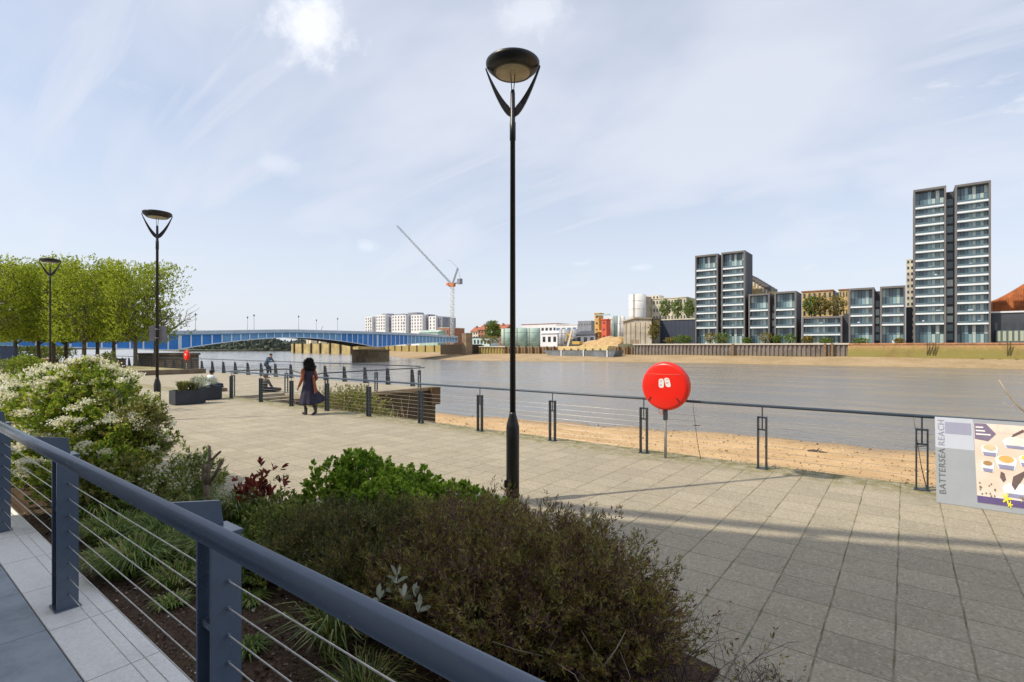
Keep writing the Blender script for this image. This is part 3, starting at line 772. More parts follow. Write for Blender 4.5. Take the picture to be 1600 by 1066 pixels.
for (x, z, s) in ((0.86, 0.24, 1.0), (1.02, 0.22, 0.9), (1.52, 0.17, 0.6), (1.66, 0.2, 0.5), (1.9, 0.22, 0.9)):
    for q in range(7):
        a, b = x + random.uniform(-0.06, 0.06)*s, z + random.uniform(-0.08, 0.13)*s
        blobp([(a-0.015, b), (a, b-0.012), (a+0.018, b+0.004), (a+0.004, b+0.02)], flat(random.choice([(0.35, 0.2, 0.1), (0.5, 0.35, 0.12), (0.2, 0.16, 0.1)]), 'herb') if q < 1 else bpy.data.materials['herb'], 'herb', 0.012)
M_yel = flat((0.80, 0.66, 0.03), 'yellow_petal')
for (x, z, s) in ((1.26, 0.17, 0.085), (1.31, 0.10, 0.05), (1.80, 0.13, 0.09), (1.92, 0.30, 0.06)):
    blobp([(x + s*(0.6+0.4*math.cos(5*a))*math.cos(a), z + s*(0.6+0.4*math.cos(5*a))*math.sin(a)) for a in np.linspace(0, 2*math.pi, 41)[:-1]], M_yel, 'flower', 0.014)
blobp([(1.74, 0.22), (1.80, 0.20), (1.81, 0.36), (1.76, 0.35)], flat((0.75, 0.20, 0.50), 'pink_petal'), 'flower', 0.012)

# ------------------------------------------------------------------ planters and small things on the promenade
M_plant = plain('dark_planter_metal', (0.020, 0.026, 0.040), 0.5, var=0.25, scale=3)
M_soil2 = bpy.data.materials['bark_soil']
M_silver = foliage('silver_leaves', [(0, (0.16, 0.19, 0.13)), (0.5, (0.33, 0.36, 0.27)), (1, (0.50, 0.52, 0.42))], 0.2)
M_grassy = foliage('planter_grass', [(0, (0.07, 0.085, 0.02)), (0.5, (0.15, 0.16, 0.04)), (1, (0.30, 0.28, 0.11))], 0.3)
def planter(x0, x1, y0, y1, h, label):
    t = empty('planter', ((x0+x1)/2, (y0+y1)/2, 0), 0, label, 'planter', 'dark planters on the promenade')
    a, b = (x1-x0)/2, (y1-y0)/2; m = MB(); w = 0.03
    m.box(-a, a, -b, -b+w, 0.02, h); m.box(-a, a, b-w, b, 0.02, h); m.box(-a, -a+w, -b+w, b-w, 0.02, h); m.box(a-w, a, -b+w, b-w, 0.02, h)
    m.build('box', M_plant, t, bevel=0.004)
    MB().box(-a+0.05, a-0.05, -b+0.05, b-0.05, 0.0, 0.02).build('plinth', M_plant, t)
    MB().box(-a+w, a-w, -b+w, b-w, 0.03, h-0.06).build('soil', M_soil2, t)
    return t
planter(-21.22, -20.62, 7.15, 8.15, 0.52, 'nearer long dark planter with one grey weathered end, full of grasses')
planter(-22.4, -21.75, 8.3, 9.2, 0.54, 'farther dark planter half behind the first, with silvery plants')
def tuft(name, c, r, h, n, m, label, cat='plant', lw=0.012, group=None, spread=0.5, parts='leaves'):
    """strap leaves rising and arching from one crown, each a bent strip of three faces"""
    ang = rng.uniform(0, 2*math.pi, n); rr = r*np.sqrt(rng.random(n))*0.6
    B = np.stack([rr*np.cos(ang), rr*np.sin(ang), np.zeros(n)], 1)
    a2 = ang + rng.normal(0, 0.5, n); out = np.stack([np.cos(a2), np.sin(a2), np.zeros(n)], 1)
    Lh = h*rng.uniform(0.55, 1.1, n)[:, None]; sp = spread*rng.uniform(0.3, 1.3, n)[:, None]
    up = np.array([[0, 0, 1.0]])
    W = np.cross(out, up)*lw*0.5
    P1 = B + up*Lh*0.5 + out*sp*Lh*0.22; P2 = B + up*Lh*0.85 + out*sp*Lh*0.62; P3 = B + up*Lh*(0.98-0.25*sp) + out*sp*Lh*1.15
    f1 = np.stack([B - W, B + W, P1 + W, P1 - W], 1); f2 = np.stack([P1 - W, P1 + W, P2 + W*0.8, P2 - W*0.8], 1); f3 = np.stack([P2 - W*0.8, P2 + W*0.8, P3 + W*0.1, P3 - W*0.1], 1)
    V = np.concatenate([f1, f2, f3], 0)
    o = np_mesh(name, V, 4, m); o.location = c
    return tag(o, label, cat, group)
tuft('grass_plant', (-20.92, 7.5, 0.46), 0.22, 0.42, 420, M_grassy, 'olive grasses spilling over the near end of the nearer dark planter', lw=0.02)
tuft('grass_plant', (-20.92, 7.85, 0.46), 0.22, 0.34, 380, M_grassy, 'olive grasses in the far end of the nearer dark planter, beside the silver plant', lw=0.02)
def leafy(name, c, r, n, nl, L, ll, lw, m, label, cat='plant', group=None, stems=None, lump=0.25, lo=0.4, zmin=-0.3, shape='narrow', o=(0.4, 1.2), seed=0.0, upb=0.4, freq=2.0, foot=0.0, extra=None, tvar=1.0):
    """a plant: an Empty at its foot with foliage (and stems)"""
    t = empty(name, (c[0], c[1], foot), 0, label, cat, group)
    cc = (0, 0, c[2]-foot)
    P, A = blob_points(n, cc, r, lump, freq, lo, zmin, seed)
    A = unit(A + np.array([0, 0, upb]) + 0.35*rng.normal(size=A.shape))
    V = sprigs(P - A*L*0.5, A, L, nl, ll, lw, o[0], o[1], shape, tvar=tvar)
    np_mesh('foliage', V, V.shape[1], m, t)
    if stems is not None:
        sb = MB(); idx = rng.choice(len(P), min(len(P), 46), replace=False)
        for i in idx:
            e = Vector(P[i]); b = Vector((rng.normal(0, 0.05), rng.normal(0, 0.05), 0))
            mid = b.lerp(e, 0.5) + Vector((rng.normal(0, 0.05), rng.normal(0, 0.05), 0.06))
            sb.tube([b, mid, e], [0.012, 0.007, 0.003], 5)
        sb.build('stems', stems, t)
    return t
M_stem = plain('woody_stem', (0.13, 0.085, 0.055), 0.85, scale=10)
leafy('silver_plant', (-20.95, 8.0, 0.68), (0.27, 0.30, 0.30), 130, 9, 0.12, 0.07, 0.018, M_silver, 'silvery leafy plant at the right end of the nearer planter', foot=0.46)
leafy('silver_plant', (-22.05, 8.75, 0.66), (0.28, 0.40, 0.20), 130, 9, 0.12, 0.07, 0.018, M_silver, 'low silvery plant topping the farther planter', foot=0.48)

# ------------------------------------------------------------------ planting bed shrubs
M_brownleaf = foliage('bronze_shrub_leaves', [(0, (0.09, 0.045, 0.070)), (0.25, (0.17, 0.085, 0.065)), (0.45, (0.12, 0.11, 0.040)), (0.68, (0.27, 0.25, 0.045)), (0.86, (0.36, 0.21, 0.06)), (1, (0.27, 0.30, 0.09))], 0.3, gain=1.3, ps=6.0, pa=0.33)
M_green = foliage('glossy_green_leaves', [(0, (0.09, 0.16, 0.018)), (0.4, (0.17, 0.27, 0.03)), (0.75, (0.27, 0.39, 0.045)), (1, (0.44, 0.52, 0.08))], 0.4, 0.35, 1.55)
M_midgreen = foliage('mixed_green_leaves', [(0, (0.055, 0.085, 0.022)), (0.4, (0.12, 0.165, 0.035)), (0.75, (0.20, 0.23, 0.05)), (1, (0.33, 0.32, 0.09))], 0.35, gain=1.6)
M_flowerleaf = foliage('flowering_shrub_leaves', [(0, (0.07, 0.12, 0.015)), (0.45, (0.19, 0.27, 0.028)), (0.8, (0.33, 0.42, 0.045)), (1, (0.42, 0.36, 0.07))], 0.4)
M_petal = foliage('cream_petals', [(0, (0.68, 0.64, 0.34)), (0.5, (0.86, 0.83, 0.62)), (1, (0.93, 0.92, 0.84))], 0.5, 0.6, 1.0)
M_redleaf = foliage('red_young_leaves', [(0, (0.07, 0.014, 0.014)), (0.4, (0.15, 0.022, 0.016)), (0.8, (0.27, 0.05, 0.03)), (1, (0.14, 0.10, 0.03))], 0.25, 0.35)
M_darkgrass = foliage('dark_strap_leaves', [(0, (0.045, 0.07, 0.018)), (0.5, (0.12, 0.17, 0.04)), (0.85, (0.22, 0.26, 0.07)), (1, (0.40, 0.33, 0.14))], 0.25, 0.45)
M_lush = foliage('fresh_grass', [(0, (0.06, 0.085, 0.018)), (0.5, (0.13, 0.21, 0.035)), (0.85, (0.24, 0.31, 0.06)), (1, (0.38, 0.31, 0.15))], 0.3)

def multi_blob(name, label, blobs, nper, nl, L, ll, lw, m, foot, shape='narrow', o=(0.35, 1.25), lump=0.28, lo=0.5, freq=2.4, zmin=-0.25, upb=0.5, stems=60, extra=None, cat='shrub', group=None, tvar=1.0):
    root = empty(name, foot, 0, label, cat, group); fv = np.array(foot)
    Vs = []; sb = MB(); tips = []
    for bi, (c, r, w) in enumerate(blobs):
        P, A = blob_points(int(nper*w), np.array(c)-fv, r, lump, freq, lo, zmin, bi*3.7)
        A = unit(A + np.array([0, 0, upb]) + 0.4*rng.normal(size=A.shape))
        ok = P[:, 2] > -0.02; P, A = P[ok], A[ok]
        Vs.append(sprigs(P - A*L*0.6, A, L*rng.uniform(0.7, 1.3, len(P)).repeat(1) if False else L, nl, ll, lw, o[0], o[1], shape, tvar=tvar))
        idx = rng.choice(len(P), min(len(P), int(stems*w)), replace=False)
        cb = Vector((c[0]-foot[0], c[1]-foot[1], 0))
        for i in idx:
            e = Vector(P[i]); b = cb + Vector((rng.normal(0, r[0]*0.22), rng.normal(0, r[1]*0.22), 0))
            mid = b.lerp(e, 0.55) + Vector((rng.normal(0, 0.04), rng.normal(0, 0.04), 0.05))
            sb.tube([b, mid, e + Vector(A[i])*0.02], [0.009, 0.005, 0.002], 4)
        tips.append((P, A))
    V = np.concatenate(Vs, 0)
    np_mesh('foliage', V, V.shape[1], m, root)
    sb.build('stems', M_stem, root)
    return root, tips

# the dark bronze shrubs in front
multi_blob('shrub', 'large bronze-brown fine-leaved shrub between the central lamp and the fat handrail', [
    ((-2.15, 3.00, 0.42), (0.62, 0.66, 0.48), 1.5), ((-1.70, 2.90, 0.42), (0.52, 0.55, 0.46), 1.2), ((-2.75, 3.00, 0.43), (0.60, 0.62, 0.46), 1.2),
    ((-1.38, 2.85, 0.34), (0.40, 0.42, 0.36), 0.7), ((-2.0, 2.45, 0.38), (0.5, 0.42, 0.42), 0.9), ((-2.5, 2.4, 0.36), (0.5, 0.40, 0.38), 0.9)],
    2000, 11, 0.085, 0.036, 0.0072, M_brownleaf, (-2.1, 2.8, 0.06), lump=0.36, freq=3.4, lo=0.48, stems=150)
multi_blob('shrub', 'dark olive-brown fine-leaved shrub in front of the bright green bush', [
    ((-3.45, 2.75, 0.38), (0.65, 0.60, 0.40), 1.3), ((-4.05, 2.6, 0.34), (0.55, 0.5, 0.34), 0.9), ((-3.2, 2.3, 0.32), (0.5, 0.36, 0.33), 0.8)],
    1900, 10, 0.085, 0.037, 0.0085, foliage('dark_olive_leaves', [(0, (0.05, 0.05, 0.03)), (0.35, (0.085, 0.10, 0.03)), (0.65, (0.16, 0.17, 0.04)), (0.88, (0.27, 0.24, 0.06)), (1, (0.15, 0.08, 0.06))], 0.3, gain=1.35, ps=5.0, pa=0.33), (-3.6, 2.6, 0.1), lump=0.26, freq=3.6, lo=0.5)
# the bare twiggy shrub at the right end
sb = MB(); bx = bpy.data.objects['shrub']
for i in range(130):
    a = Vector((random.uniform(-0.75, 0.95), random.uniform(-0.55, 0.25), random.uniform(0.05, 0.45))); d = Vector((random.gauss(0, 0.5), random.gauss(-0.35, 0.4), random.uniform(0.3, 1))).normalized()
    e = a + d*random.uniform(0.15, 0.38); sb.tube([a, a.lerp(e, 0.5) + Vector((random.gauss(0, 0.02), random.gauss(0, 0.02), 0)), e], [0.0035, 0.0028, 0.0015], 4)
sb.build('dead_twigs', plain('bleached_twig', (0.34, 0.27, 0.22), 0.9, scale=10), bx)
def twigs(name, foot, n, h, r, label, m, cat='shrub', leaves=None, lean=(0, 0, 0), rad=0.005, depth=3, group=None):
    t = empty(name, foot, 0, label, cat, group); sb = MB(); tips = []
    def grow(p, d, L, rr, k):
        q = p + d*L*0.5 + Vector((random.gauss(0, 0.03), random.gauss(0, 0.03), 0.0))*L*2
        e = q + (d + Vector((random.gauss(0, 0.25), random.gauss(0, 0.25), random.gauss(0.05, 0.15)))).normalized()*L*0.5
        sb.tube([p, q, e], [rr, rr*0.8, rr*0.6], 5, cap=False)
        if k == 0: tips.append((e, (e-q).normalized())); return
        for _ in range(random.choice((2, 3))):
            nd = (d + Vector((random.gauss(0, 0.55), random.gauss(0, 0.55), random.gauss(0.0, 0.3)))).normalized()
            grow(e if random.random() < 0.6 else q, nd, L*random.uniform(0.6, 0.85), rr*0.6, k-1)
    for i in range(n):
        a = random.uniform(0, 6.28); s = random.uniform(0.2, 1.0)
        grow(Vector((random.gauss(0, 0.03), random.gauss(0, 0.03), 0)), (Vector((math.cos(a)*s*r/h, math.sin(a)*s*r/h, 1)) + Vector(lean)).normalized(), h*0.42, rad, depth)
    sb.build('stems', m, t)
    if leaves:
        mm, ll, lw, frac, nl = leaves
        sel = [x for x in tips if random.random() < frac]
        if sel:
            P = np.array([p for p, d in sel]); A = np.array([d for p, d in sel])
            np_mesh('foliage', sprigs(P, A, 0.04, nl, ll, lw), 4, mm, t)
    return t, tips
M_twig = plain('dark_purple_twig', (0.085, 0.055, 0.055), 0.85, scale=10)
twigs('bare_shrub', (-1.05, 3.0, 0.02), 22, 0.62, 0.85, 'sparse leafless twiggy shrub at the right end of the planting bed', M_twig, leaves=(M_brownleaf, 0.035, 0.010, 0.35, 4), rad=0.004)
twigs('bare_shrub', (-0.68, 3.2, 0.0), 18, 0.32, 0.60, 'low dry twigs spreading onto the paving beside the twiggy shrub', M_twig, leaves=(M_brownleaf, 0.03, 0.008, 0.15, 3), rad=0.003)

# bright green bush behind them
multi_blob('shrub', 'bright green rounded-leaf shrub left of the central lamp post', [
    ((-4.72, 3.50, 0.42), (0.42, 0.42, 0.46), 1.0), ((-4.25, 3.65, 0.36), (0.48, 0.42, 0.38), 1.1), ((-3.72, 3.85, 0.32), (0.46, 0.40, 0.33), 0.9),
    ((-5.15, 3.35, 0.38), (0.30, 0.30, 0.42), 0.5), ((-4.9, 3.55, 0.62), (0.22, 0.22, 0.30), 0.35), ((-3.3, 3.95, 0.28), (0.36, 0.3, 0.27), 0.5), ((-4.0, 3.25, 0.50), (0.45, 0.30, 0.26), 0.7)],
    430, 15, 0.075, 0.047, 0.026, M_green, (-4.4, 3.6, 0.06), shape='round', lump=0.16, freq=4.2, lo=0.7, upb=0.9, o=(0.35, 1.35), tvar=0.8)
multi_blob('shrub', 'low mixed green shrub in front of the red-leaved plant, near the third railing post', [
    ((-4.7, 2.65, 0.26), (0.42, 0.38, 0.30), 1.0), ((-5.2, 2.75, 0.24), (0.42, 0.36, 0.28), 1.0), ((-4.4, 2.25, 0.18), (0.34, 0.3, 0.22), 0.7)],
    420, 10, 0.08, 0.042, 0.017, M_midgreen, (-4.9, 2.6, 0.1), shape='round', lump=0.22, freq=3.5, lo=0.5)

# cream-flowered shrub on the left, with its flower heads
root, tips = multi_blob('flowering_shrub', 'big sunlit shrub covered in cream flower heads, at the left edge', [
    ((-9.1, 2.1, 0.95), (0.75, 0.75, 0.78), 1.2), ((-9.8, 1.9, 0.85), (0.9, 0.7, 0.85), 1.2), ((-10.8, 2.0, 0.8), (1.0, 0.8, 0.85), 1.2), ((-8.5, 2.2, 0.62), (0.6, 0.6, 0.62), 1.0),
    ((-12.0, 2.1, 0.8), (1.0, 0.8, 0.8), 0.9), ((-8.75, 1.8, 0.5), (0.6, 0.5, 0.5), 0.9), ((-9.35, 2.15, 1.42), (0.42, 0.42, 0.40), 0.5), ((-7.9, 1.9, 0.42), (0.5, 0.55, 0.42), 0.8)],
    900, 9, 0.12, 0.062, 0.026, M_flowerleaf, (-9.6, 2.1, 0.1), shape='round', lump=0.22, freq=2.6, lo=0.6, upb=0.5)
HV = []
for (P, A), wgt in zip(tips, (1.1, 1.5, 1.6, 0.30, 1.6, 0.7, 0.9, 0.10)):
    cand = (P - P.mean(0)); top = A[:, 2] > 0.10
    # upper outer points of each blob carry heads
    rr_ = np.linalg.norm(cand/np.maximum(cand.std(0), 1e-3), axis=1)
    sel = np.where(top & (rr_ > np.quantile(rr_, 0.45)))[0]
    sel = rng.choice(sel, min(len(sel), int(70*wgt)), replace=False)
    for i in sel:
        n = 85; c = P[i] + A[i]*0.085; s = rng.uniform(0.030, 0.052)
        off = rng.normal(size=(n, 3))*s*np.array([1, 1, 0.45]); B = c + off
        D = unit(rng.normal(size=(n, 3)) + np.array([0, 0, 0.6]))
        HV.append(leaf_faces(B, D, 0.027, 0.026, 'narrow', 0.1))
np_mesh('flower_heads', np.concatenate(HV, 0), 4, M_petal, root)
dusty, _t = multi_blob('shrub', 'dusty green and rusty-leaved shrub at the right of the cream-flowered one', [
    ((-8.35, 2.35, 0.68), (0.42, 0.45, 0.66), 1.0), ((-7.65, 1.95, 0.38), (0.42, 0.5, 0.38), 0.9), ((-8.15, 2.45, 1.1), (0.26, 0.26, 0.28), 0.3)],
    560, 9, 0.12, 0.055, 0.020, foliage('rusty_green_leaves', [(0, (0.08, 0.11, 0.03)), (0.4, (0.19, 0.22, 0.05)), (0.75, (0.32, 0.25, 0.07)), (1, (0.40, 0.44, 0.20))], 0.3), (-8.0, 2.2, 0.1), shape='round', lump=0.3, freq=3.2, lo=0.4)
# white-flowered low plants
HV = []
P, A = blob_points(46, (-0.15, -0.15, 0.55), (0.72, 0.6, 0.62), lo=0.85)
for i in range(len(P)):
    n = 34; HV.append(leaf_faces(P[i] + rng.normal(size=(n, 3))*0.03, unit(rng.normal(size=(n, 3)) + np.array([0, 0, 0.5])), 0.026, 0.024, 'narrow', 0.1))
np_mesh('flower_heads', np.concatenate(HV, 0), 4, M_petal, dusty)
root, tips = multi_blob('flowering_plant', 'low plant with loose white flowers, left of the sawn-off branch', [
    ((-7.35, 2.75, 0.36), (0.40, 0.34, 0.36), 1.0), ((-7.1, 2.35, 0.28), (0.36, 0.34, 0.26), 0.9)],
    300, 9, 0.11, 0.06, 0.018, M_midgreen, (-7.1, 2.6, 0.08), lump=0.3, lo=0.4, cat='plant')
HV = []
for P, A in tips:
    sel = rng.choice(np.where(A[:, 2] > 0.2)[0], 34, replace=False)
    for i in sel:
        n = 14; B = P[i] + A[i]*0.06 + rng.normal(size=(n, 3))*0.026
        HV.append(leaf_faces(B, unit(rng.normal(size=(n, 3)) + np.array([0, 0, 0.5])), 0.03, 0.022, 'narrow', 0.1))
np_mesh('flower_heads', np.concatenate(HV, 0), 4, M_petal, root)

G = 'clumps of strap-leaved grass in the bed'
tuft('grass_clump', (-6.75, 2.50, 0.1), 0.34, 0.34, 520, M_darkgrass, 'dark grassy clump just left of the sawn-off branch', lw=0.014, group=G, spread=0.7)
tuft('grass_clump', (-5.98, 2.72, 0.1), 0.34, 0.36, 520, M_darkgrass, 'dark grassy clump just right of the sawn-off branch', lw=0.014, group=G, spread=0.7)
tuft('grass_clump', (-5.55, 1.62, 0.09), 0.46, 0.25, 1000, M_lush, 'green grassy patch on the soil behind the first cables', lw=0.009, group=G, spread=1.0)
tuft('grass_clump', (-6.6, 1.75, 0.09), 0.42, 0.24, 800, M_lush, 'green grassy patch under the white-flowered plant', lw=0.010, group=G, spread=0.9)
tuft('grass_clump', (-4.95, 1.75, 0.09), 0.34, 0.15, 500, M_lush, 'green grassy patch nearest the third railing post', lw=0.009, group=G, spread=0.9)
tuft('grass_clump', (-2.92, 1.92, 0.09), 0.12, 0.40, 150, M_darkgrass, 'arching strap-leaved clump under the handrail, in front of the bronze shrubs', lw=0.012, group=G, spread=0.75)
tuft('grass_clump', (-2.45, 1.80, 0.09), 0.16, 0.22, 170, M_darkgrass, 'low dry straw-like clump at the foot of the largest bronze shrub', lw=0.006, group=G, spread=1.3)
for (x, y, r_, h_, lb) in ((-6.05, 2.05, 0.36, 0.30, 'broad green tuft in the middle of the bed, behind the second gap in the posts'), (-5.25, 2.15, 0.34, 0.26, 'green tuft midway between the sawn-off branch and the third post'), (-7.4, 1.75, 0.36, 0.32, 'green tuft at the foot of the dusty rusty-leaved shrub'), (-4.55, 2.0, 0.26, 0.20, 'small green tuft just right of the third post')):
    tuft('grass_clump', (x, y, 0.07), r_, h_, 620, M_lush, lb, lw=0.011, group=G, spread=0.9)
tuft('weed', (-4.1, 5.35, 0.0), 0.10, 0.10, 160, M_lush, 'small green weed at the foot of the central lamp', 'weed', lw=0.01, spread=1.2)
for (x, y, s, lb) in ((-4.55, 1.55, 0.12, 'small green weed on the bare soil, nearest the coping'), (-3.45, 1.62, 0.10, 'small fresh green weed on the bark to the right of the third post'), (-4.1, 1.95, 0.12, 'small green weed at the foot of the low mixed shrub')):
    tuft('weed', (x, y, soil_z(x, y)), s, 0.07, 220, M_lush, lb, 'weed', lw=0.012, spread=1.6)

# the sawn-off branch
bs = empty('cut_branch', (-6.35, 2.52, 0.1), 0, 'bare sawn-off forked branch standing among the grasses', 'branch')
sb = MB()
for path, rad in (([(0, 0, 0), (0.01, 0, 0.22), (0, 0, 0.42)], [0.040, 0.034, 0.034]), ([(0, 0, 0.40), (-0.04, -0.02, 0.52), (-0.045, -0.02, 0.66)], [0.026, 0.02, 0.018]),
                  ([(0, 0, 0.40), (0.02, 0.01, 0.55), (0.01, 0.03, 0.70), (0.0, 0.03, 0.86)], [0.026, 0.022, 0.016, 0.012]), ([(0.0, 0, 0.40), (0.06, 0.06, 0.52), (0.13, 0.12, 0.70)], [0.022, 0.018, 0.019]),
                  ([(0.01, 0.03, 0.69), (0.06, 0.07, 0.74), (0.12, 0.10, 0.80)], [0.013, 0.012, 0.012]), ([(0.01, 0.01, 0.45), (0.03, 0.0, 0.62), (0.03, 0.0, 0.66)], [0.018, 0.016, 0.015])):
    sb.tube(path, rad, 9)
k = NB('peeling_bark'); a = k.noise(k.obj(), 18, 5, 0.7, sc=(1, 1, 0.25)); k.set(k.mix(k.range(a, 0.35, 0.65), (0.12, 0.08, 0.06), (0.26, 0.20, 0.15)), 0.9); k.bump(a, 0.5, 0.01)
sb.build('stem', k.m, bs)

# the red-leaved plant
t, tips = twigs('red_leaved_shrub', (-5.78, 2.9, 0.1), 6, 0.48, 0.26, 'young shrub with dark red leaves rising over the pale paving', M_stem, rad=0.006, depth=2)
P = np.array([p for p, d in tips]); A = np.array([d for p, d in tips])
P2, A2 = blob_points(12, (0.0, 0.0, 0.44), (0.26, 0.24, 0.26), lo=0.2)
V = sprigs(np.concatenate([P, P2]), unit(np.concatenate([A, A2]) + np.array([0, 0, 0.5])), 0.05, 4, 0.095, 0.036, 0.35, 1.1, 'round')
np_mesh('foliage', V, 6, M_redleaf, t)
V = sprigs(P2 - np.array([0, 0, 0.12]), A2, 0.08, 9, 0.06, 0.018, 0.4, 1.2)
tag(np_mesh('foliage', V, 4, M_midgreen, t), 'green lower leaves')

# pale leafy weed poking out of the bronze shrub
ps = empty('pale_weed', (-2.42, 2.02, 0.1), 0, 'pale grey-green broad-leaved weed poking out of the largest bronze shrub', 'weed')
sb = MB(); PP = []; AA = []
for i in range(6):
    e = Vector((random.uniform(-0.14, 0.16), random.uniform(-0.05, 0.1), random.uniform(0.38, 0.52)))
    sb.tube([(0, 0, 0), (e.x*0.4, e.y*0.4, e.z*0.6), e], [0.005, 0.004, 0.002], 5); PP.append(e); AA.append((e.x, e.y, 0.3))
sb.build('stems', M_stem, ps)
np_mesh('foliage', sprigs(np.array(PP), np.array(AA), 0.06, 5, 0.085, 0.030, 0.5, 1.4, 'round'), 6, M_silver, ps)

# bark chips, leaf litter and small stones on the soil: uncountable
n = 16000
X = rng.uniform(-8.5, -1.6, n); Y = 1.29 + rng.random(n)*2.2
Z = np.array([soil_z(x, y) for x, y in zip(X, Y)]) + 0.006
D = rng.normal(size=(n, 3)); D[:, 2] *= 0.25
s = rng.uniform(0.005, 0.018, n)*np.where(rng.random(n) < 0.05, 1.9, 1)
V = leaf_faces(np.stack([X, Y, Z], 1), unit(D), s*1.5, s, 'round', 0.3, up=np.array([[0, 0, 1.0]]))
o = np_mesh('bark_chips', V, 6, foliage('bark_chip', [(0, (0.030, 0.020, 0.014)), (0.5, (0.13, 0.085, 0.06)), (0.82, (0.24, 0.165, 0.12)), (0.97, (0.30, 0.22, 0.16)), (1, (0.6, 0.56, 0.5))], 0.0, 0.9, 1.0))
tag(o, kind='stuff', label='bark chips and leaf litter covering the soil', cat='bark chips')
# moss and tiny weeds along the promenade edge
n = 2600
X = rng.uniform(-22, 6, n); Y = 9.93 - np.abs(rng.normal(0, 0.10, n))
keep = np.array([mnoise.noise(Vector((x*0.9, 0, 0))) > -0.05 for x in X]) & ((Y < 9.5) | (Y > 9.7) | True)
X, Y = X[keep], Y[keep]; n = len(X)
D = unit(rng.normal(size=(n, 3))*np.array([1, 1, 0.3]) + np.array([0, 0, 0.8]))
o = np_mesh('edge_moss', leaf_faces(np.stack([X, Y, np.full(n, 0.001)], 1), D, rng.uniform(0.015, 0.05, n), 0.010), 4, M_lush)
tag(o, kind='stuff', label='moss and small weeds along the promenade edge', cat='moss')

# climbing bush in the corner behind the first railing
M_wild = foliage('wild_bush_leaves', [(0, (0.07, 0.085, 0.02)), (0.4, (0.15, 0.17, 0.03)), (0.75, (0.26, 0.28, 0.05)), (1, (0.36, 0.28, 0.13))], 0.4)
root, tips = multi_blob('climbing_bush', 'straggling yellow-green bush growing up behind the railing at the quay corner', [
    ((-15.6, 10.9, 0.0), (1.3, 0.75, 0.62), 1.2), ((-14.6, 10.8, -0.15), (1.0, 0.6, 0.55), 1.0), ((-17.0, 10.9, -0.05), (1.3, 0.7, 0.5), 1.0), ((-15.2, 10.9, 0.35), (0.6, 0.4, 0.35), 0.3)],
    330, 8, 0.16, 0.075, 0.035, M_wild, (-15.6, 10.8, -0.9), lump=0.4, lo=0.3, cat='bush', stems=0)
sb = MB()
for i in range(170):
    a = Vector((random.gauss(-0.2, 1.2), random.gauss(0, 0.3), 0)); d = Vector((random.gauss(0, 0.6), random.gauss(0, 0.35), 1)).normalized()
    e = a + d*random.uniform(0.7, 1.55); sb.tube([a, a.lerp(e, 0.5) + Vector((random.gauss(0, 0.1), 0, 0)), e, e + Vector((random.gauss(0, 0.2), random.gauss(0, 0.1), -0.08))], [0.012, 0.009, 0.006, 0.003], 4)
sb.build('stems', plain('straw_stems', (0.36, 0.27, 0.17), 0.9, scale=6), root)
twigs('sapling', (-12.9, 10.3, -0.88), 3, 1.3, 0.25, 'thin green-tipped sapling behind the railing, in front of the dark wall', plain('pale_bark', (0.30, 0.24, 0.17), 0.9, scale=5), leaves=(M_lush, 0.07, 0.04, 0.8, 6), rad=0.008, depth=2, cat='sapling')
# bare stems rising behind the banner
bt = empty('bare_sapling', (1.42, 10.25, -2.9), 0, 'tall bare pale stems rising from the beach behind the banner', 'sapling')
sb = MB()
for path, rad in (([(0, 0, 0), (0.04, 0, 2.6), (0.02, 0, 4.0), (0.05, 0.05, 4.35), (0.09, 0.02, 4.95)], [0.03, 0.022, 0.017, 0.014, 0.009]),
                  ([(0.03, 0, 4.0), (-0.10, -0.02, 4.1), (-0.24, 0.0, 4.3), (-0.34, 0.02, 4.52)], [0.014, 0.013, 0.010, 0.006]), ([(0.03, 0, 4.0), (0.12, 0.03, 4.15), (0.2, 0.05, 4.3)], [0.010, 0.008, 0.005]),
                  ([(0.07, 0.03, 4.65), (0.0, 0.03, 4.8), (-0.02, 0.03, 5.05)], [0.010, 0.008, 0.004]), ([(0.08, 0.02, 4.78), (0.2, 0.02, 4.85), (0.35, 0.04, 5.05)], [0.010, 0.008, 0.005]),
                  ([(-0.16, -0.01, 4.2), (-0.22, 0, 4.12), (-0.30, 0, 4.2)], [0.006, 0.005, 0.003])):
    sb.tube(path, rad, 7)
sb.build('stem', plain('pale_beige_bark', (0.42, 0.34, 0.24), 0.9, scale=8), bt)
for (px, h, lb) in ((1095, 1.15, 'single thin bare stem against the railing, right of the red lifebuoy'), (1448, 1.1, 'crooked dry stem at the foot of the railing, beside the banner')):
    x = X_y(px, 9.75)
    t = empty('dry_stem', (x, 9.75, 0), 0, lb, 'stem'); sb = MB()
    sb.tube([(0, 0, 0), (-0.06, 0, 0.3), (-0.10, 0.01, 0.6), (-0.13, 0, 0.85), (-0.16, 0.02, h)], [0.007, 0.006, 0.005, 0.004, 0.002], 6)
    sb.tube([(-0.13, 0, 0.62), (0.0, 0, 0.63), (-0.16, 0, 0.6)], [0.006, 0.004, 0.004], 5); sb.build('stem', M_stem, t)

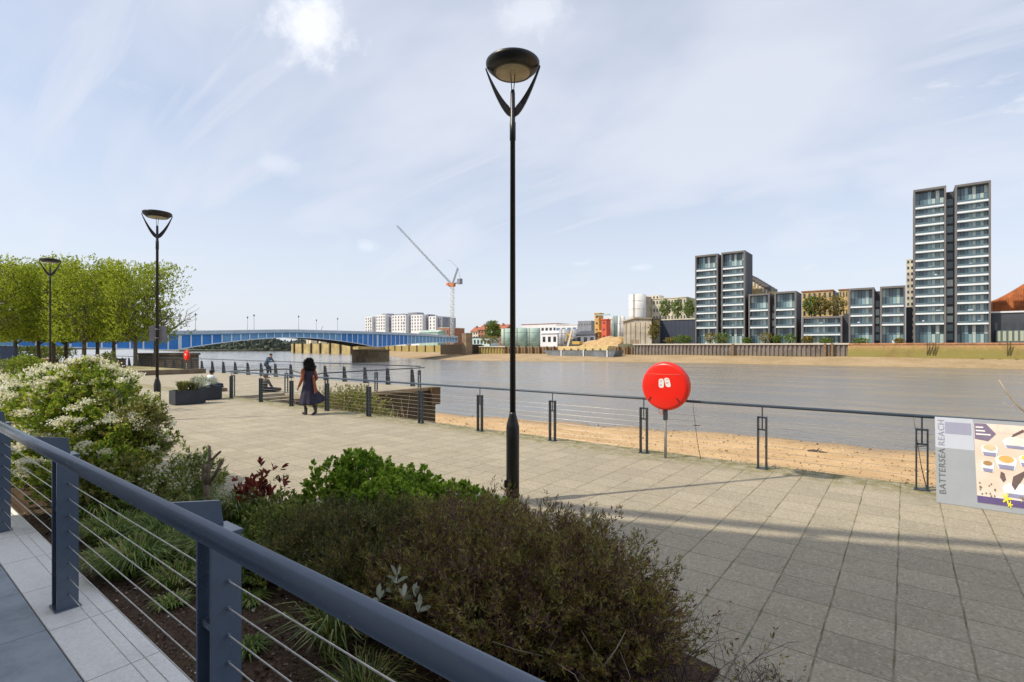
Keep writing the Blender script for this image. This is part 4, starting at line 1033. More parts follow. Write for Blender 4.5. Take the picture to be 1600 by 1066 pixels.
# driftwood lying on the beach
dw = MB(); dw.tube([(0, 0, 0), (0.3, 0.05, 0.06), (0.62, 0.0, 0.05), (0.9, 0.1, 0.02)], [0.09, 0.08, 0.06, 0.03], 8); dw.tube([(0.4, 0, 0.05), (0.55, 0.1, 0.22)], [0.04, 0.02], 6)
o = dw.build('driftwood', plain('wet_driftwood', (0.05, 0.04, 0.03), 0.9)); p = on_z(1262, 698, -3.45); o.location = (p.x, p.y, beach_z(p.x, 0, p.y)-0.01)
tag(o, 'dark piece of driftwood lying alone on the sandy beach', 'driftwood')
n = 7000
X = rng.uniform(-30, 30, n); Y = rng.uniform(18, 39, n)
Z = np.array([beach_z(x, 0, y) for x, y in zip(X, Y)])
D = unit(rng.normal(size=(n, 3))*np.array([1, 1, 0.3])); s = rng.uniform(0.025, 0.08, n)*np.where(rng.random(n) < 0.06, 1.8, 1)
o = np_mesh('beach_stones', leaf_faces(np.stack([X, Y, Z], 1), D, s*1.3, s, 'round', 0.5, up=np.array([[0, 0, 1.0]])), 6, foliage('beach_stone', [(0, (0.10, 0.07, 0.05)), (0.6, (0.30, 0.21, 0.12)), (0.9, (0.5, 0.4, 0.28)), (1, (0.75, 0.7, 0.6))], 0, 0.9, 1.0))
tag(o, kind='stuff', label='small stones and shells scattered on the beach', cat='stones')

# ------------------------------------------------------------------ the blue bridge
def ax(y): return -171 - 0.256*(y - 132)
def interp(y, T):
    for (a, va), (b, vb) in zip(T, T[1:]):
        if y <= b:
            u = (y-a)/(b-a); u = u*u*(3-2*u)*0.35 + u*0.65
            return va + (vb-va)*u
    return T[-1][1]
def deck_z(y): return interp(y, [(-14, 4.6), (20, 5.4), (52, 6.2), (92, 7.75), (132, 8.15), (165, 8.1), (197, 7.6)])
def soffit_z(y):
    if y < 52: v = (52-y)/66; return 1.25 + 1.5*(1-(1-v)**1.6)
    if y < 132: u = (y-92)/40; return 5.2 - (3.95 if u < 0 else 3.3)*abs(u)**1.8
    v = (y-132)/65; return 1.9 + 2.6*(1-(1-v)**2)
M_blue = plain('bridge_blue', (0.030, 0.21, 0.58), 0.5, var=0.12, scale=0.4)
M_blue2 = plain('bridge_faded_blue', (0.15, 0.36, 0.60), 0.55, var=0.12, scale=0.4)
M_bwh = plain('bridge_pale_paint', (0.66, 0.74, 0.82), 0.6, var=0.08, scale=0.4)
M_bgrey = plain('bridge_parapet_grey', (0.46, 0.54, 0.62), 0.6, var=0.1, scale=0.4)
M_soff = plain('bridge_soffit', (0.12, 0.13, 0.14), 0.9, var=0.2, scale=0.3)
M_pier = plain('pier_stone', (0.17, 0.125, 0.07), 0.9, var=0.35, scale=0.35, bump=0.3)
M_asph = plain('asphalt', (0.05, 0.05, 0.05), 0.9)
br = empty('bridge', (ax(92), 92, 0), 0, 'long low blue girder bridge with pale ribs crossing the river', 'bridge')
bo = Vector((ax(92), 92, 0))
ys = list(np.linspace(-14, 197, 106))
def strip(f0, f1, off, th, nm, m, ylist=None, par=br):
    """vertical sheet along the bridge between heights f0 and f1, offset towards the camera"""
    yl = ylist or ys; mb = MB(); n = len(yl)
    vs = [(ax(y)+off-bo.x, y-bo.y, f(y)) for f in (f0, f1) for y in yl] + [(ax(y)+off-th-bo.x, y-bo.y, f(y)) for f in (f0, f1) for y in yl]
    fs = []
    for i in range(n-1):
        fs += [(i, i+1, n+i+1, n+i), (2*n+i+1, 2*n+i, 3*n+i, 3*n+i+1), (n+i, n+i+1, 3*n+i+1, 3*n+i), (i+1, i, 2*n+i, 2*n+i+1)]
    fs += [(0, n, 3*n, 2*n), (n-1, 3*n-1, 4*n-1, 2*n-1)]
    mb.add(vs, fs); return mb.build(nm, m, par)
mb = MB(); n = len(ys)
for a0, a1, z0, z1, m_ in ((-17.5, -0.9, lambda y: deck_z(y)-1.35, lambda y: deck_z(y)-1.0, 0),):
    vs = [(ax(y)+a-bo.x, y-bo.y, f(y)) for f in (z0, z1) for a in (a0, a1) for y in ys]
    fs = []
    for i in range(n-1): fs += [(i, i+1, n+i+1, n+i), (2*n+i, 3*n+i, 3*n+i+1, 2*n+i+1), (i, 2*n+i, 2*n+i+1, i+1), (n+i, n+i+1, 3*n+i+1, 3*n+i)]
    mb.add(vs, fs)
mb.build('deck', M_asph, br)
strip(lambda y: soffit_z(y)+0.2, lambda y: deck_z(y)-1.30, -3.2, 0.5, 'inner_girder', M_soff); strip(lambda y: soffit_z(y)+0.2, lambda y: deck_z(y)-1.30, -8.5, 0.5, 'inner_girder', M_soff)
strip(lambda y: soffit_z(y)+0.2, lambda y: deck_z(y)-1.30, -16.5, 0.5, 'inner_girder', M_soff)
# web plates, alternately bright and faded as on the bridge, then ribs
PAN = 2.9; npan = int(211/PAN); edges = [-14 + i*211/npan for i in range(npan+1)]
for i in range(npan):
    y0, y1 = edges[i]+0.01, edges[i+1]-0.01; ym = (y0+y1)/2
    bright = (22 < ym < 66) or (112 < ym < 152)
    strip(lambda y: soffit_z(y)+0.12, lambda y: deck_z(y)-1.10, -0.30, 0.05, 'web_panel', M_blue if bright else M_blue2, [y0, ym, y1])
for i in range(npan+1):
    y = edges[i]; big = any(abs(y-q) < PAN/2 for q in (52, 132))
    w = 0.42 if big else 0.17
    MB().box(ax(y)-0.28-bo.x, ax(y)-0.06-bo.x, y-w-bo.y, y+w-bo.y, soffit_z(y)+0.12, deck_z(y)-1.10).build('rib', M_bwh, br)
strip(lambda y: soffit_z(y)-0.12, lambda y: soffit_z(y)+0.115, 0.05, 0.6, 'bottom_flange', M_bwh)
strip(lambda y: deck_z(y)-1.095, lambda y: deck_z(y)-0.86, 0.15, 0.8, 'top_flange', M_blue2)
strip(lambda y: deck_z(y)-0.855, lambda y: deck_z(y)-0.02, 0.30, 0.25, 'parapet', M_bgrey)
strip(lambda y: deck_z(y)-0.015, lambda y: deck_z(y)+0.12, 0.36, 0.37, 'parapet_cap', M_bwh)
strip(lambda y: deck_z(y)-0.855, lambda y: deck_z(y)+0.1, -18.0, 0.25, 'parapet', M_bgrey)
def pier(y, zt, hw, label_part):
    MB().prism([(ax(y)+a-bo.x, y+b-bo.y) for a, b in ((-9.5, -hw), (1.5, -hw), (3.2, -hw*0.45), (3.2, hw*0.45), (1.5, hw), (-9.5, hw))], -6.9, zt-0.6).build('pier', M_pier, br)
    MB().prism([(ax(y)+a-bo.x, y+b-bo.y) for a, b in ((-9.8, -hw-0.3), (1.8, -hw-0.3), (3.6, -hw*0.5), (3.6, hw*0.5), (1.8, hw+0.3), (-9.8, hw+0.3))], zt-0.598, zt-0.1).build('pier_cap', M_pier, br)
pier(52, 0.55, 5.2, ''); pier(132, 1.1, 5.2, '')
MB().box(-20, 0.8, 204-bo.y, 216-bo.y, -6.9, 3.4).build('abutment', plain('shade_darkened_brick', (0.045, 0.032, 0.022), 0.95), br).location = (ax(197)-bo.x, 0, 0)  # brown darkened to stand for the deck's shade at the bridge end
MB().box(1.2, 4.2, 199-bo.y, 203.9-bo.y, -6.9, 9.4).build('end_pylon', plain('pylon_stone', (0.26, 0.19, 0.12), 0.9, var=0.25, scale=0.5), br).location = (ax(197)-bo.x, 0, 0)
MB().box(-20, 3, -34-bo.y, -14.1-bo.y, -5, 4.0).build('abutment', M_dbrick, br).location = (ax(-14)-bo.x, 0, 0)
# lamps standing on the bridge
M_lc = plain('bridge_lamp_paint', (0.16, 0.20, 0.24), 0.6)
bl = None
def bridge_lamp(y, off, label):
    global bl
    loc = (ax(y)+off, y, deck_z(y)-1.0)
    if bl is None:
        t = empty('bridge_lamp', loc, R(-14), label, 'street lamp', 'lamps standing along the bridge')
        MB().lathe([(0.10, 0), (0.10, 1.2), (0.06, 1.3), (0.05, 5.2)], seg=8).build('pole', M_lc, t)
        MB().lathe([(0.08, 5.2), (0.22, 5.35), (0.25, 5.6), (0.10, 5.85), (0.02, 5.95)], seg=10).build('lantern', M_lc, t)
        bl = t
    else: t = copy_tree(bl); t.location = loc; t['label'] = label
    return t
LY = [(58, 'first'), (76, 'second'), (93, 'third'), (111, 'fourth'), (129, 'fifth'), (151, 'sixth')]
for y, w_ in LY:
    bridge_lamp(y, -1.2, w_ + ' lamp on the near side of the bridge, counted from the square-clipped trees')
for y, w_ in ((50, 'first'), (82, 'second'), (112, 'third'), (146, 'fourth')):
    bridge_lamp(y, -16.6, w_ + ' lamp on the far side of the bridge, counted from the square-clipped trees')

# ------------------------------------------------------------------ far bank walls
def ribbed_mat(name, c1, c2, green, up=0.0):
    k = NB(name); p = k.coord(); sp = k.n('ShaderNodeSeparateXYZ'); k.link(p, sp.inputs[0])
    a = k.noise(p, 0.35, 6, 0.7, sc=(1, 1, 0.5)); b = k.noise(p, 1.6, 5, 0.75, sc=(1, 1, 0.3))
    c = k.mix(k.range(b, 0.35, 0.65), c1, c2)
    g = k.range(k.math('ADD', sp.outputs[2], k.math('MULTIPLY', a, 4.0)), -0.5+up, 2.4+up, 1.0, 0.0)
    c = k.mix(k.math('MULTIPLY', g, 0.7 + 0.08*up), c, green)
    c = k.mix(k.range(k.noise(p, 0.22, 7, 0.75), 0.48, 0.66, 0, 0.55), c, tuple(q*0.5 for q in c1))
    c = k.mix(k.range(k.noise(p, 0.5, 7, 0.8, sc=(1, 1, 3)), 0.56, 0.70, 0, 0.5), c, (0.40, 0.34, 0.17))
    k.set(c, 0.9); k.bump(b, 0.4, 0.1); return k.m
M_pile = ribbed_mat('sheet_piling', (0.17, 0.145, 0.13), (0.24, 0.21, 0.19), (0.21, 0.18, 0.08))
M_moss = ribbed_mat('mossy_brick', (0.36, 0.19, 0.09), (0.42, 0.27, 0.13), (0.20, 0.18, 0.045), 2.8)
M_ypile = ribbed_mat('yellow_piling', (0.38, 0.30, 0.11), (0.30, 0.23, 0.08), (0.30, 0.26, 0.07))
M_bpile = ribbed_mat('brown_piling', (0.20, 0.12, 0.07), (0.28, 0.18, 0.10), (0.15, 0.12, 0.05))
M_cap = plain('pale_concrete_cap', (0.55, 0.51, 0.44), 0.9)
def sheet_wall(px0, px1, Y, z0, z1, m, label, cap=True, pitch=1.5, depth=0.45):
    x0, x1 = X_y(px0, Y), X_y(px1, Y)
    t = empty('river_wall', (x0, Y, z0), 0, label, 'wall', 'walls along the far bank')
    n = int((x1-x0)/pitch); mb = MB(); pr = []
    for i in range(n):
        a = i*pitch; pr += [(a, 0), (a+pitch*0.42, 0), (a+pitch*0.5, depth), (a+pitch*0.92, depth)]
    pr.append((n*pitch, 0))
    N = len(pr); vs = [(a, b, z) for z in (0, z1-z0) for a, b in pr]
    mb.add(vs, [(i, i+1, N+i+1, N+i) for i in range(N-1)]); mb.build('piling', m, t)
    if cap: MB().box(-0.3, x1-x0+0.3, -0.35, 0.9, z1-z0, z1-z0+0.55).build('cap', M_cap, t)
    return t, x0, x1
t, x0, x1 = sheet_wall(990, 1325, 212.6, -2.6, 2.85, M_pile, 'long grey-brown ribbed steel river wall with a pale cap, below the dark towers')
for px in (1145, 1289, 1300):
    x = X_y(px, 212) - x0
    MB().box(x-0.35, x+0.35, -0.9, -0.36, 0.0, 5.9).build('fender', M_bpile, t)
sheet_wall(735, 790, 212.6, -2.6, 1.9, M_ypile, 'short yellow ribbed river wall between the bridge end and the lamp post', pitch=2.0)
t, x0, x1 = sheet_wall(788, 992, 212.8, -2.6, 1.9, M_bpile, 'rusty brown timbered river wall behind the moored barge', cap=False, pitch=2.2)
for i in range(17):
    x = (x1-x0)*(i+0.3)/17
    MB().box(x-0.22, x+0.22, -0.7, -0.2, 0.0, 5.0 + random.uniform(-0.2, 0.5)).build('pile', M_dbrick, t)
# mossy sloping brick wall on the right
xa, xb = X_y(1325, 213), X_y(1720, 213)
t = empty('river_wall', (xa, 211, -2.6), 0, 'mossy yellow-green battered brick wall with a bare brick top, below the tallest towers', 'wall', 'walls along the far bank')
mb = MB(); L_ = xb-xa
mb.slab([(0, -0.5, 0.0), (0, 1.6, 5.4), (0, 4, 5.4), (0, 4, 0)], (L_, 0, 0)); mb.build('wall', M_moss, t)
MB().box(0, L_, 1.35, 2.3, 5.41, 5.95).build('coping', plain('red_brick_top', (0.40, 0.20, 0.11), 0.9, var=0.3, scale=0.8), t)
for px in (1451, 1460, 1577):
    x = X_y(px, 211) - xa; mb = MB()
    for s in (-0.35, 0.35): mb.box(x+s-0.08, x+s+0.08, 0.2, 0.35, 0, 6.3)
    for q in range(11): mb.box(x-0.27, x+0.27, 0.22, 0.30, 0.4+q*0.52, 0.5+q*0.52)
    mb.build('ladder', M_dbrick, t)
for i in range(11):
    x = X_y(1345 + i*27, 211) - xa
    MB().box(x-0.4, x+0.4, -1.3, -0.55, -0.3, 0.7+0.4*random.random()).build('buttress', M_dbrick, t)

# ------------------------------------------------------------------ towers
M_frame = plain('dark_cladding', (0.15, 0.14, 0.14), 0.6, var=0.12, scale=0.25)
M_side = plain('dark_slate_cladding', (0.060, 0.066, 0.080), 0.7, var=0.18, scale=0.3)
M_slab = plain('white_balcony_edge', (0.72, 0.76, 0.80), 0.6, var=0.03)
M_mull = plain('window_bars', (0.10, 0.12, 0.13), 0.6)
def glass_mat(name, stops, rough=0.12):
    k = NB(name); g = k.n('ShaderNodeNewGeometry')
    k.set(k.ramp(g.outputs['Random Per Island'], stops), rough, 0, 0.7)
    return k.m
M_glass = glass_mat('tower_glazing', [(0, (0.025, 0.045, 0.065)), (0.3, (0.06, 0.10, 0.125)), (0.55, (0.12, 0.20, 0.24)), (0.75, (0.24, 0.36, 0.40)), (0.9, (0.36, 0.46, 0.46)), (1, (0.62, 0.66, 0.58))])
M_balu = plain('glass_balustrade', (0.10, 0.155, 0.18), 0.12, spec=0.6)
def shaft(t, xa, xb, Y, zt, z0, lines, dtop, deep=13.0, fw=0.55, ground=True):
    """one framed stack of flats; x, z relative to t; lines = heights of the balcony edges"""
    W = xb - xa; y0 = 0.0
    f = MB(); f.box(xa, xa+fw, y0, y0+2.4, 0, zt); f.box(xb-fw, xb, y0, y0+2.4, 0, zt); f.box(xa+fw, xb-fw, y0, y0+2.4, zt-0.7, zt)
    f.build('frame', M_frame, t)
    MB().box(xa+0.003, xb-0.003, y0+2.401, y0+deep, 0, zt-0.05).build('wall', M_side, t)
    zs = [0.0] + list(lines) + [zt-0.7]
    for i, z in enumerate(lines):
        MB().box(xa+fw+0.002, xb-fw-0.002, y0+0.05, y0+2.39, z-0.34, z+0.20).build('balcony', M_slab, t)
        b = MB().box(xa+fw+0.1, xb-fw-0.1, y0+0.12, y0+0.16, z+0.21, z+0.85).build('balustrade', M_balu, t)
    for i in range(len(zs)-1):
        a, b = zs[i] + (0.21 if i else 0.0), zs[i+1] - (0.35 if i < len(zs)-2 else 0.0)
        g = MB(); m = MB(); n = max(4, int((W-2*fw)/0.95)); rows = 2 if b-a > 3.6 else 1
        for r_ in range(rows):
            za, zb = a + (b-a)*r_/rows, a + (b-a)*(r_+1)/rows
            for q in range(n):
                xa_, xb_ = xa+fw+(W-2*fw)*q/n, xa+fw+(W-2*fw)*(q+1)/n
                g.add([(xa_+0.05, 1.9, za+0.04), (xb_-0.05, 1.9, za+0.04), (xb_-0.05, 1.9, zb-0.04), (xa_+0.05, 1.9, zb-0.04)], [(0, 1, 2, 3)])
                if random.random() < 0.5: m.box(xa_-0.05, xa_+0.05, 1.80, 1.88, za, zb)
        g.build('window', M_glass, t)
        if m.v: m.box(xa+fw+0.02, xb-fw-0.02, 1.79, 1.885, b-0.16, b-0.02); m.build('window_bars', M_mull, t)
        if random.random() < 0.35:
            cu = MB(); q = xa+fw+random.uniform(0.5, W-2*fw-2); cu.box(q, q+random.uniform(0.4, 1.3), 0.6, 1.2, a, a+random.uniform(0.5, 1.1)); cu.build('balcony_furniture', M_slab, t)
def tower(name, label, Y, groups, zg=3.3, group=None, linkw=True):
    """groups: list of (px0, px1, top pixel, [balcony pixel rows], at which px)"""
    x0 = X_y(groups[0][0], Y); t = empty(name, (x0, Y, zg), 0, label, 'building', group)
    prev = None
    for px0, px1, ytop, rows in groups:
        xa, xb = X_y(px0, Y) - x0, X_y(px1, Y) - x0; pm = (px0+px1)/2
        zt = on_y(pm, ytop, Y).z - zg; L = [on_y(pm, r, Y).z - zg for r in rows][::-1]
        shaft(t, xa, xb, Y, zt, 0, L, 0)
        if prev is not None:
            MB().box(prev[0]+0.004, xa-0.004, 3.2, 12, 0, min(zt, prev[1])-1.2).build('link', M_side, t)
            lb = MB()
            for q in range(int((min(zt, prev[1])-3)/3)): lb.box(prev[0]+0.3, xa-0.3, 3.1, 3.19, 1+q*3, 3.2+q*3)
            if lb.v: lb.build('link_window', M_glass, t)
        prev = (xb, zt)
    return t
G2 = 'dark framed blocks of flats on the far bank'
tower('tower_block', 'shorter dark twin tower with white balcony edges, left end of the framed blocks', 222,
      [(1086, 1121.5, 398, [360+q/4.846 for q in (300, 355, 410, 463, 518, 572, 627, 681, 738)]),
       (1127, 1164, 393, [360+q/4.846 for q in (285, 338, 393, 450, 505, 563, 615, 672, 735)])], group=G2)
tower('apartment_block', 'four-storey dark framed block directly right of the shorter twin tower', 221,
      [(1169.5, 1202.5, 459, [360+q/4.846 for q in (605, 667, 735)]), (1210, 1244, 455.5, [360+q/4.846 for q in (600, 660, 730)])], group=G2)
tower('apartment_block', 'lowest and widest dark framed block, with trees and yellow flats above its roof', 221, [(1253, 1316, 494.5, [360+q/4.846 for q in (720, 790)])], group=G2)
x0 = X_y(1316, 221)
MB().box(0.01, X_y(1325.5, 221)-x0, 2.6, 12, 0, 11).build('side_wing', M_side, bpy.data.objects['apartment_block.002']).location = (x0-X_y(1253, 221), 0, 0)
tower('apartment_block', 'four-storey dark framed block directly left of the tallest twin tower', 221,
      [(1326, 1366, 450, [260+q/3.135 for q in (688, 731, 778)]), (1375, 1415, 447, [260+q/3.135 for q in (684, 728, 775)])], group=G2)
tower('tower_block', 'tallest dark twin tower with many white balcony edges, at the right', 222,
      [(1427, 1478.5, 293.5, [260+q/3.135 for q in (197, 240, 284, 327, 371, 415, 458, 503, 547, 591, 635, 680, 720, 771)]),
       (1492, 1548.5, 285.5, [260+q/3.135 for q in (172, 217, 262, 307, 352, 397, 442, 487, 532, 577, 622, 667, 718, 770)])], group=G2)

def block(name, label, px0, px1, ytop, Y, depth, m, zg=2.2, cat='building', windows=None, roof=None, group=None, wm_=None, roofm=None, extra=None):
    """a plainer building: wall + windows (cols, rows, width, height) + roof"""
    x0, x1 = X_y(px0, Y), X_y(px1, Y); zt = on_y((px0+px1)/2, ytop, Y).z - zg; W = x1-x0
    t = empty(name, (x0, Y, zg), 0, label, cat, group)
    MB().box(0, W, 0, depth, 0, zt).build('wall', m, t)
    if windows:
        c, r, fw_, fh = windows; src = None
        for i in range(c):
            for j in range(r):
                cxp = W*(i+0.5)/c; cz = zt*(j+0.55)/r
                if src is None:
                    src = MB().box(-W/c*fw_/2, W/c*fw_/2, -0.08, 0.05, -zt/r*fh/2, zt/r*fh/2).build('window', wm_ or M_gl, t); o = src
                else: o = src.copy(); COL.objects.link(o); o.parent = t
                o.location = (cxp, 0, cz)
    if roof == 'flat': MB().box(-0.3, W+0.3, -0.3, depth+0.3, zt+0.001, zt+0.5).build('roof', roofm or M_frame, t)
    elif roof:
        h = roof; mb = MB(); mb.slab([(-0.4, -0.6, zt+0.002), (-0.4, depth/2, zt+h), (-0.4, depth+0.6, zt+0.002)], (W+0.8, 0, 0)); mb.build('roof', roofm or M_frame, t)
    return t, W, zt
M_cream = plain('cream_render', (0.60, 0.55, 0.44), 0.85, scale=0.3)
M_yb = plain('yellow_brick', (0.50, 0.36, 0.17), 0.9, var=0.2, scale=0.8)
M_wht = plain('white_render', (0.72, 0.72, 0.74), 0.8, var=0.06, scale=0.2)
M_redr = plain('red_roof_tile', (0.34, 0.12, 0.07), 0.9, var=0.25, scale=0.6)
M_redb = plain('red_brick', (0.33, 0.15, 0.09), 0.9, var=0.25, scale=0.8)
M_grey = plain('grey_cladding', (0.24, 0.25, 0.29), 0.7, scale=0.3)
M_conc = plain('stained_concrete', (0.42, 0.37, 0.29), 0.9, var=0.25, scale=0.25)
M_pgrn = plain('pale_green_steel', (0.36, 0.48, 0.42), 0.6, var=0.12, scale=0.2)
M_org = plain('rusty_orange_cladding', (0.50, 0.17, 0.06), 0.8, var=0.3, scale=0.5)
M_navy = plain('navy_cladding', (0.040, 0.052, 0.085), 0.7, var=0.12, scale=0.2)
M_rr = plain('bright_red_steel', (0.62, 0.10, 0.05), 0.6, var=0.15, scale=0.3)
M_or = plain('orange_steel', (0.58, 0.36, 0.10), 0.6, var=0.2, scale=0.3)
M_blue_g = plain('light_blue_glass', (0.12, 0.20, 0.30), 0.15, spec=0.7)

# white flats behind the bridge, as a row of stepped blocks
ZG = 2.2
wf = empty('apartment_building', (X_y(568, 360), 360, ZG), 0, 'long white block of flats with many dark windows, behind the bridge', 'building')
xo = X_y(568, 360); src = None
for i, (a, b, yt, dy) in enumerate([(568, 579, 495, 2), (579, 587, 494, 6), (587, 602, 492.5, 0), (602, 612, 494, 5), (612, 634, 492.5, 0), (634, 642, 493, 5), (642, 660, 492, 0), (660, 670, 494, 5), (670, 681, 494, 0), (681, 688, 495.5, 3)]):
    xa, xb = X_y(a, 360)-xo, X_y(b, 360)-xo; zt = on_y((a+b)/2, yt, 360).z - ZG
    MB().box(xa+0.003, xb-0.003, dy, 22, 0, zt).build('wall', M_wht if dy in (0, 2) else M_grey, wf)
    nc = max(1, int((xb-xa)/4.0))
    for c in range(nc):
        for r_ in range(5):
            if src is None: src = MB().box(-0.75, 0.75, -0.1, 0.2, -0.95, 0.95).build('window', plain('grey_window', (0.10, 0.11, 0.13), 0.3), wf); o = src
            else: o = src.copy(); COL.objects.link(o); o.parent = wf
            o.location = (xa + (xb-xa)*(c+0.5)/nc, dy, zt - 2.2 - 3.3*r_)
for a, b, yt in ((596, 604, 490.5), (616, 628, 491), (636, 650, 489), (664, 668, 491.5)):
    xa, xb = X_y(a, 365)-xo, X_y(b, 365)-xo
    MB().box(xa, xb, 6, 16, 20, on_y(a, yt, 366).z-ZG).build('roof_plant', M_grey, wf)

block('brick_house', 'dark brown brick building between the white flats and the crane', 684, 702, 513, 330, 20, M_redb, windows=(4, 2, 0.4, 0.4), roof='flat', roofm=M_cream)
block('shed', 'small pale shed with an arched front beside the bridge roadway', 655, 684, 519.5, 300, 10, M_pgrn, windows=(3, 1, 0.6, 0.4), roof=2.0, roofm=M_pgrn)
rh = [(735, 747, 516, 0), (747, 760, 513, 1), (760, 772, 511, 0), (776, 790, 512, 2)]
for i, (a, b, yt, j) in enumerate(rh):
    t, W, zt = block('terraced_house', ['red-roofed house nearest the bridge pylon', 'second red-roofed house from the bridge pylon', 'tallest red-roofed house, left of the round green tree', 'red-roofed house just left of the central lamp post, behind the tree'][i], a, b, yt+2.5, 330, 12, M_redb if j else M_cream,
                     windows=(3, 4, 0.45, 0.5), roof=4.2, roofm=M_redr, group='red-roofed houses beyond the bridge')
    MB().box(W*0.3, W*0.3+1.2, 4, 5.2, zt, zt+5.2).build('chimney', M_redb, t)
block('site_office', 'long white and turquoise low building between bridge pylon and round tree', 729, 766, 528, 232, 8, plain('turquoise_panel', (0.50, 0.64, 0.64), 0.6), windows=(7, 1, 0.55, 0.45), roof='flat', roofm=M_side)
def tank(px0, px1, ytop, Y, m, label, zg=2.2, dome=0.3, name='storage_tank', bands=3, cat='tank', group=None):
    x0, x1 = X_y(px0, Y), X_y(px1, Y); r = (x1-x0)/2; zt = on_y((px0+px1)/2, ytop, Y).z - zg
    t = empty(name, ((x0+x1)/2, Y+r, zg), 0, label, cat, group)
    MB().lathe([(r, 0), (r, zt-dome), (r*0.7, zt-dome*0.3), (0.05, zt)], seg=40).build('shell', m, t)
    bn_ = MB()
    for q in range(bands): bn_.lathe([(r*0.99, (q+0.7)*zt/(bands+0.6)), (r+0.09, (q+0.7)*zt/(bands+0.6)+0.01), (r+0.09, (q+0.7)*zt/(bands+0.6)+0.16), (r*0.99, (q+0.7)*zt/(bands+0.6)+0.17)], seg=40)
    bn_.build('rim', m, t)
    ld = MB(); 
    for s in (-0.3, 0.3): ld.box(s-0.06, s+0.06, -r-0.35, -r-0.25, 0, zt)
    for q in range(int(zt/0.6)): ld.box(-0.24, 0.24, -r-0.33, -r-0.27, 0.3+q*0.6, 0.38+q*0.6)
    ld.build('ladder', M_frame, t)
    return t
G3 = 'tanks and silos of the far yard'
tank(778, 798, 513, 262, M_pgrn, 'pale green tank hidden partly by the central lamp post', group=G3)
tank(799, 817, 512, 262, M_pgrn, 'first pale green tank to the right of the central lamp post', group=G3)
tank(818, 836, 512.5, 266, M_pgrn, 'second pale green tank right of the central lamp post', group=G3)
tank(869, 886, 514, 240, plain('silver_steel', (0.42, 0.43, 0.46), 0.5, 0.3, scale=0.3), 'larger light grey round tank in the middle of the yard', group=G3)
tank(886, 899, 514, 262, bpy.data.materials['silver_steel'], 'smaller light grey tank behind the larger one', group=G3)
tank(978, 1003, 459, 262, plain('white_silo_paint', (0.66, 0.65, 0.63), 0.7, var=0.1, scale=0.2), 'tallest round white silo tower, left of the beige office block', bands=6, name='silo', cat='silo', group=G3)
M_ws = bpy.data.materials['white_silo_paint']
tank(946, 955, 496, 270, M_ws, 'slim white silo just right of the bright red hopper tower', name='silo', cat='silo', group=G3)
tank(956, 963, 493, 276, M_pgrn, 'pale greenish silo between two white ones', name='silo', cat='silo', group=G3)
tank(964, 974, 494, 270, M_ws, 'white silo standing nearest the sloping concrete shed', name='silo', cat='silo', group=G3)
block('hopper_tower', 'tall narrow orange-yellow batching tower', 929, 936, 490.5, 252, 5, M_or, cat='tower', windows=(1, 5, 0.4, 0.3), roof='flat', roofm=M_or)
t, W, zt = block('hopper_tower', 'bright red tower next to the orange-yellow one', 940, 947.5, 500, 250, 5, M_rr, cat='tower', windows=(1, 4, 0.3, 0.3), roof='flat', roofm=M_rr)
MB().box(-4.2, -0.01, 1, 3, zt*0.55, zt*0.62).build('gantry', M_or, t); MB().box(-4.4, 4, 1.5, 2.2, zt+2.6, zt+3.2).build('pipe', M_pgrn, t)
block('warehouse', 'plain dark grey box-shaped building standing above the sheds', 903, 924, 501.5, 300, 20, M_grey, windows=(5, 3, 0.3, 0.14), cat='building')
block('warehouse', 'long low white building behind the pale green tanks', 815, 870, 507, 345, 25, M_wht, windows=(9, 2, 0.6, 0.25), roof='flat', roofm=M_redb)
block('warehouse', 'white building with a blue glass corner, left of the dark grey box', 868, 902, 508, 330, 20, M_wht, windows=(4, 2, 0.7, 0.4), wm_=M_blue_g, roof='flat', roofm=M_wht)
block('shed', 'white metal shed with a low pitched roof behind the brown wall', 846, 871, 521, 242, 12, M_wht, roof=1.6, roofm=M_wht, windows=(3, 1, 0.5, 0.4), cat='shed')
block('shed', 'grey shed with a pale roof below the dark grey box-shaped building', 900, 930, 523, 250, 12, M_grey, roof=2.2, roofm=M_side, windows=(3, 1, 0.5, 0.5), cat='shed')
# sloping concrete shed by the water
x0 = X_y(974, 218); t = empty('concrete_shed', (x0, 218, 2.0), 0, 'stained concrete shed with a sloping roof beside the sand heap', 'shed')
zt = [on_y(974, 503.5, 218).z-2.0, on_y(992, 498.5, 218).z-2.0, on_y(1018, 499, 218).z-2.0]; xs_ = [0, X_y(992, 218)-x0, X_y(1018, 218)-x0]
MB().slab([(0, 0, 0), (xs_[2], 0, 0), (xs_[2], 0, zt[2]), (xs_[1], 0, zt[1]), (0, 0, zt[0])], (0, 16, 0)).build('wall', M_conc, t)
MB().slab([(-0.5, -0.8, zt[0]), (xs_[1], -0.8, zt[1]+0.1), (xs_[1], -0.8, zt[1]+0.7), (-0.5, -0.8, zt[0]+0.6)], (0, 17.5, 0)).build('roof', M_conc, t)
MB().slab([(xs_[1]+0.01, -0.8, zt[1]+0.1), (xs_[2]+0.5, -0.8, zt[2]+0.1), (xs_[2]+0.5, -0.8, zt[2]+0.6), (xs_[1]+0.01, -0.8, zt[1]+0.7)], (0, 17.5, 0)).build('roof', plain('rusty_roof', (0.25, 0.20, 0.15), 0.9), t)
for i in range(5): MB().box(1.0+i*2.3, 1.35+i*2.3, -0.3, -0.01, 0, zt[0]-0.3).build('buttress', M_conc, t)
MB().box(4.0, 8.2, -0.12, -0.02, 0.0, 3.4).build('door', plain('weathered_door', (0.30, 0.22, 0.15), 0.9, var=0.3), t)
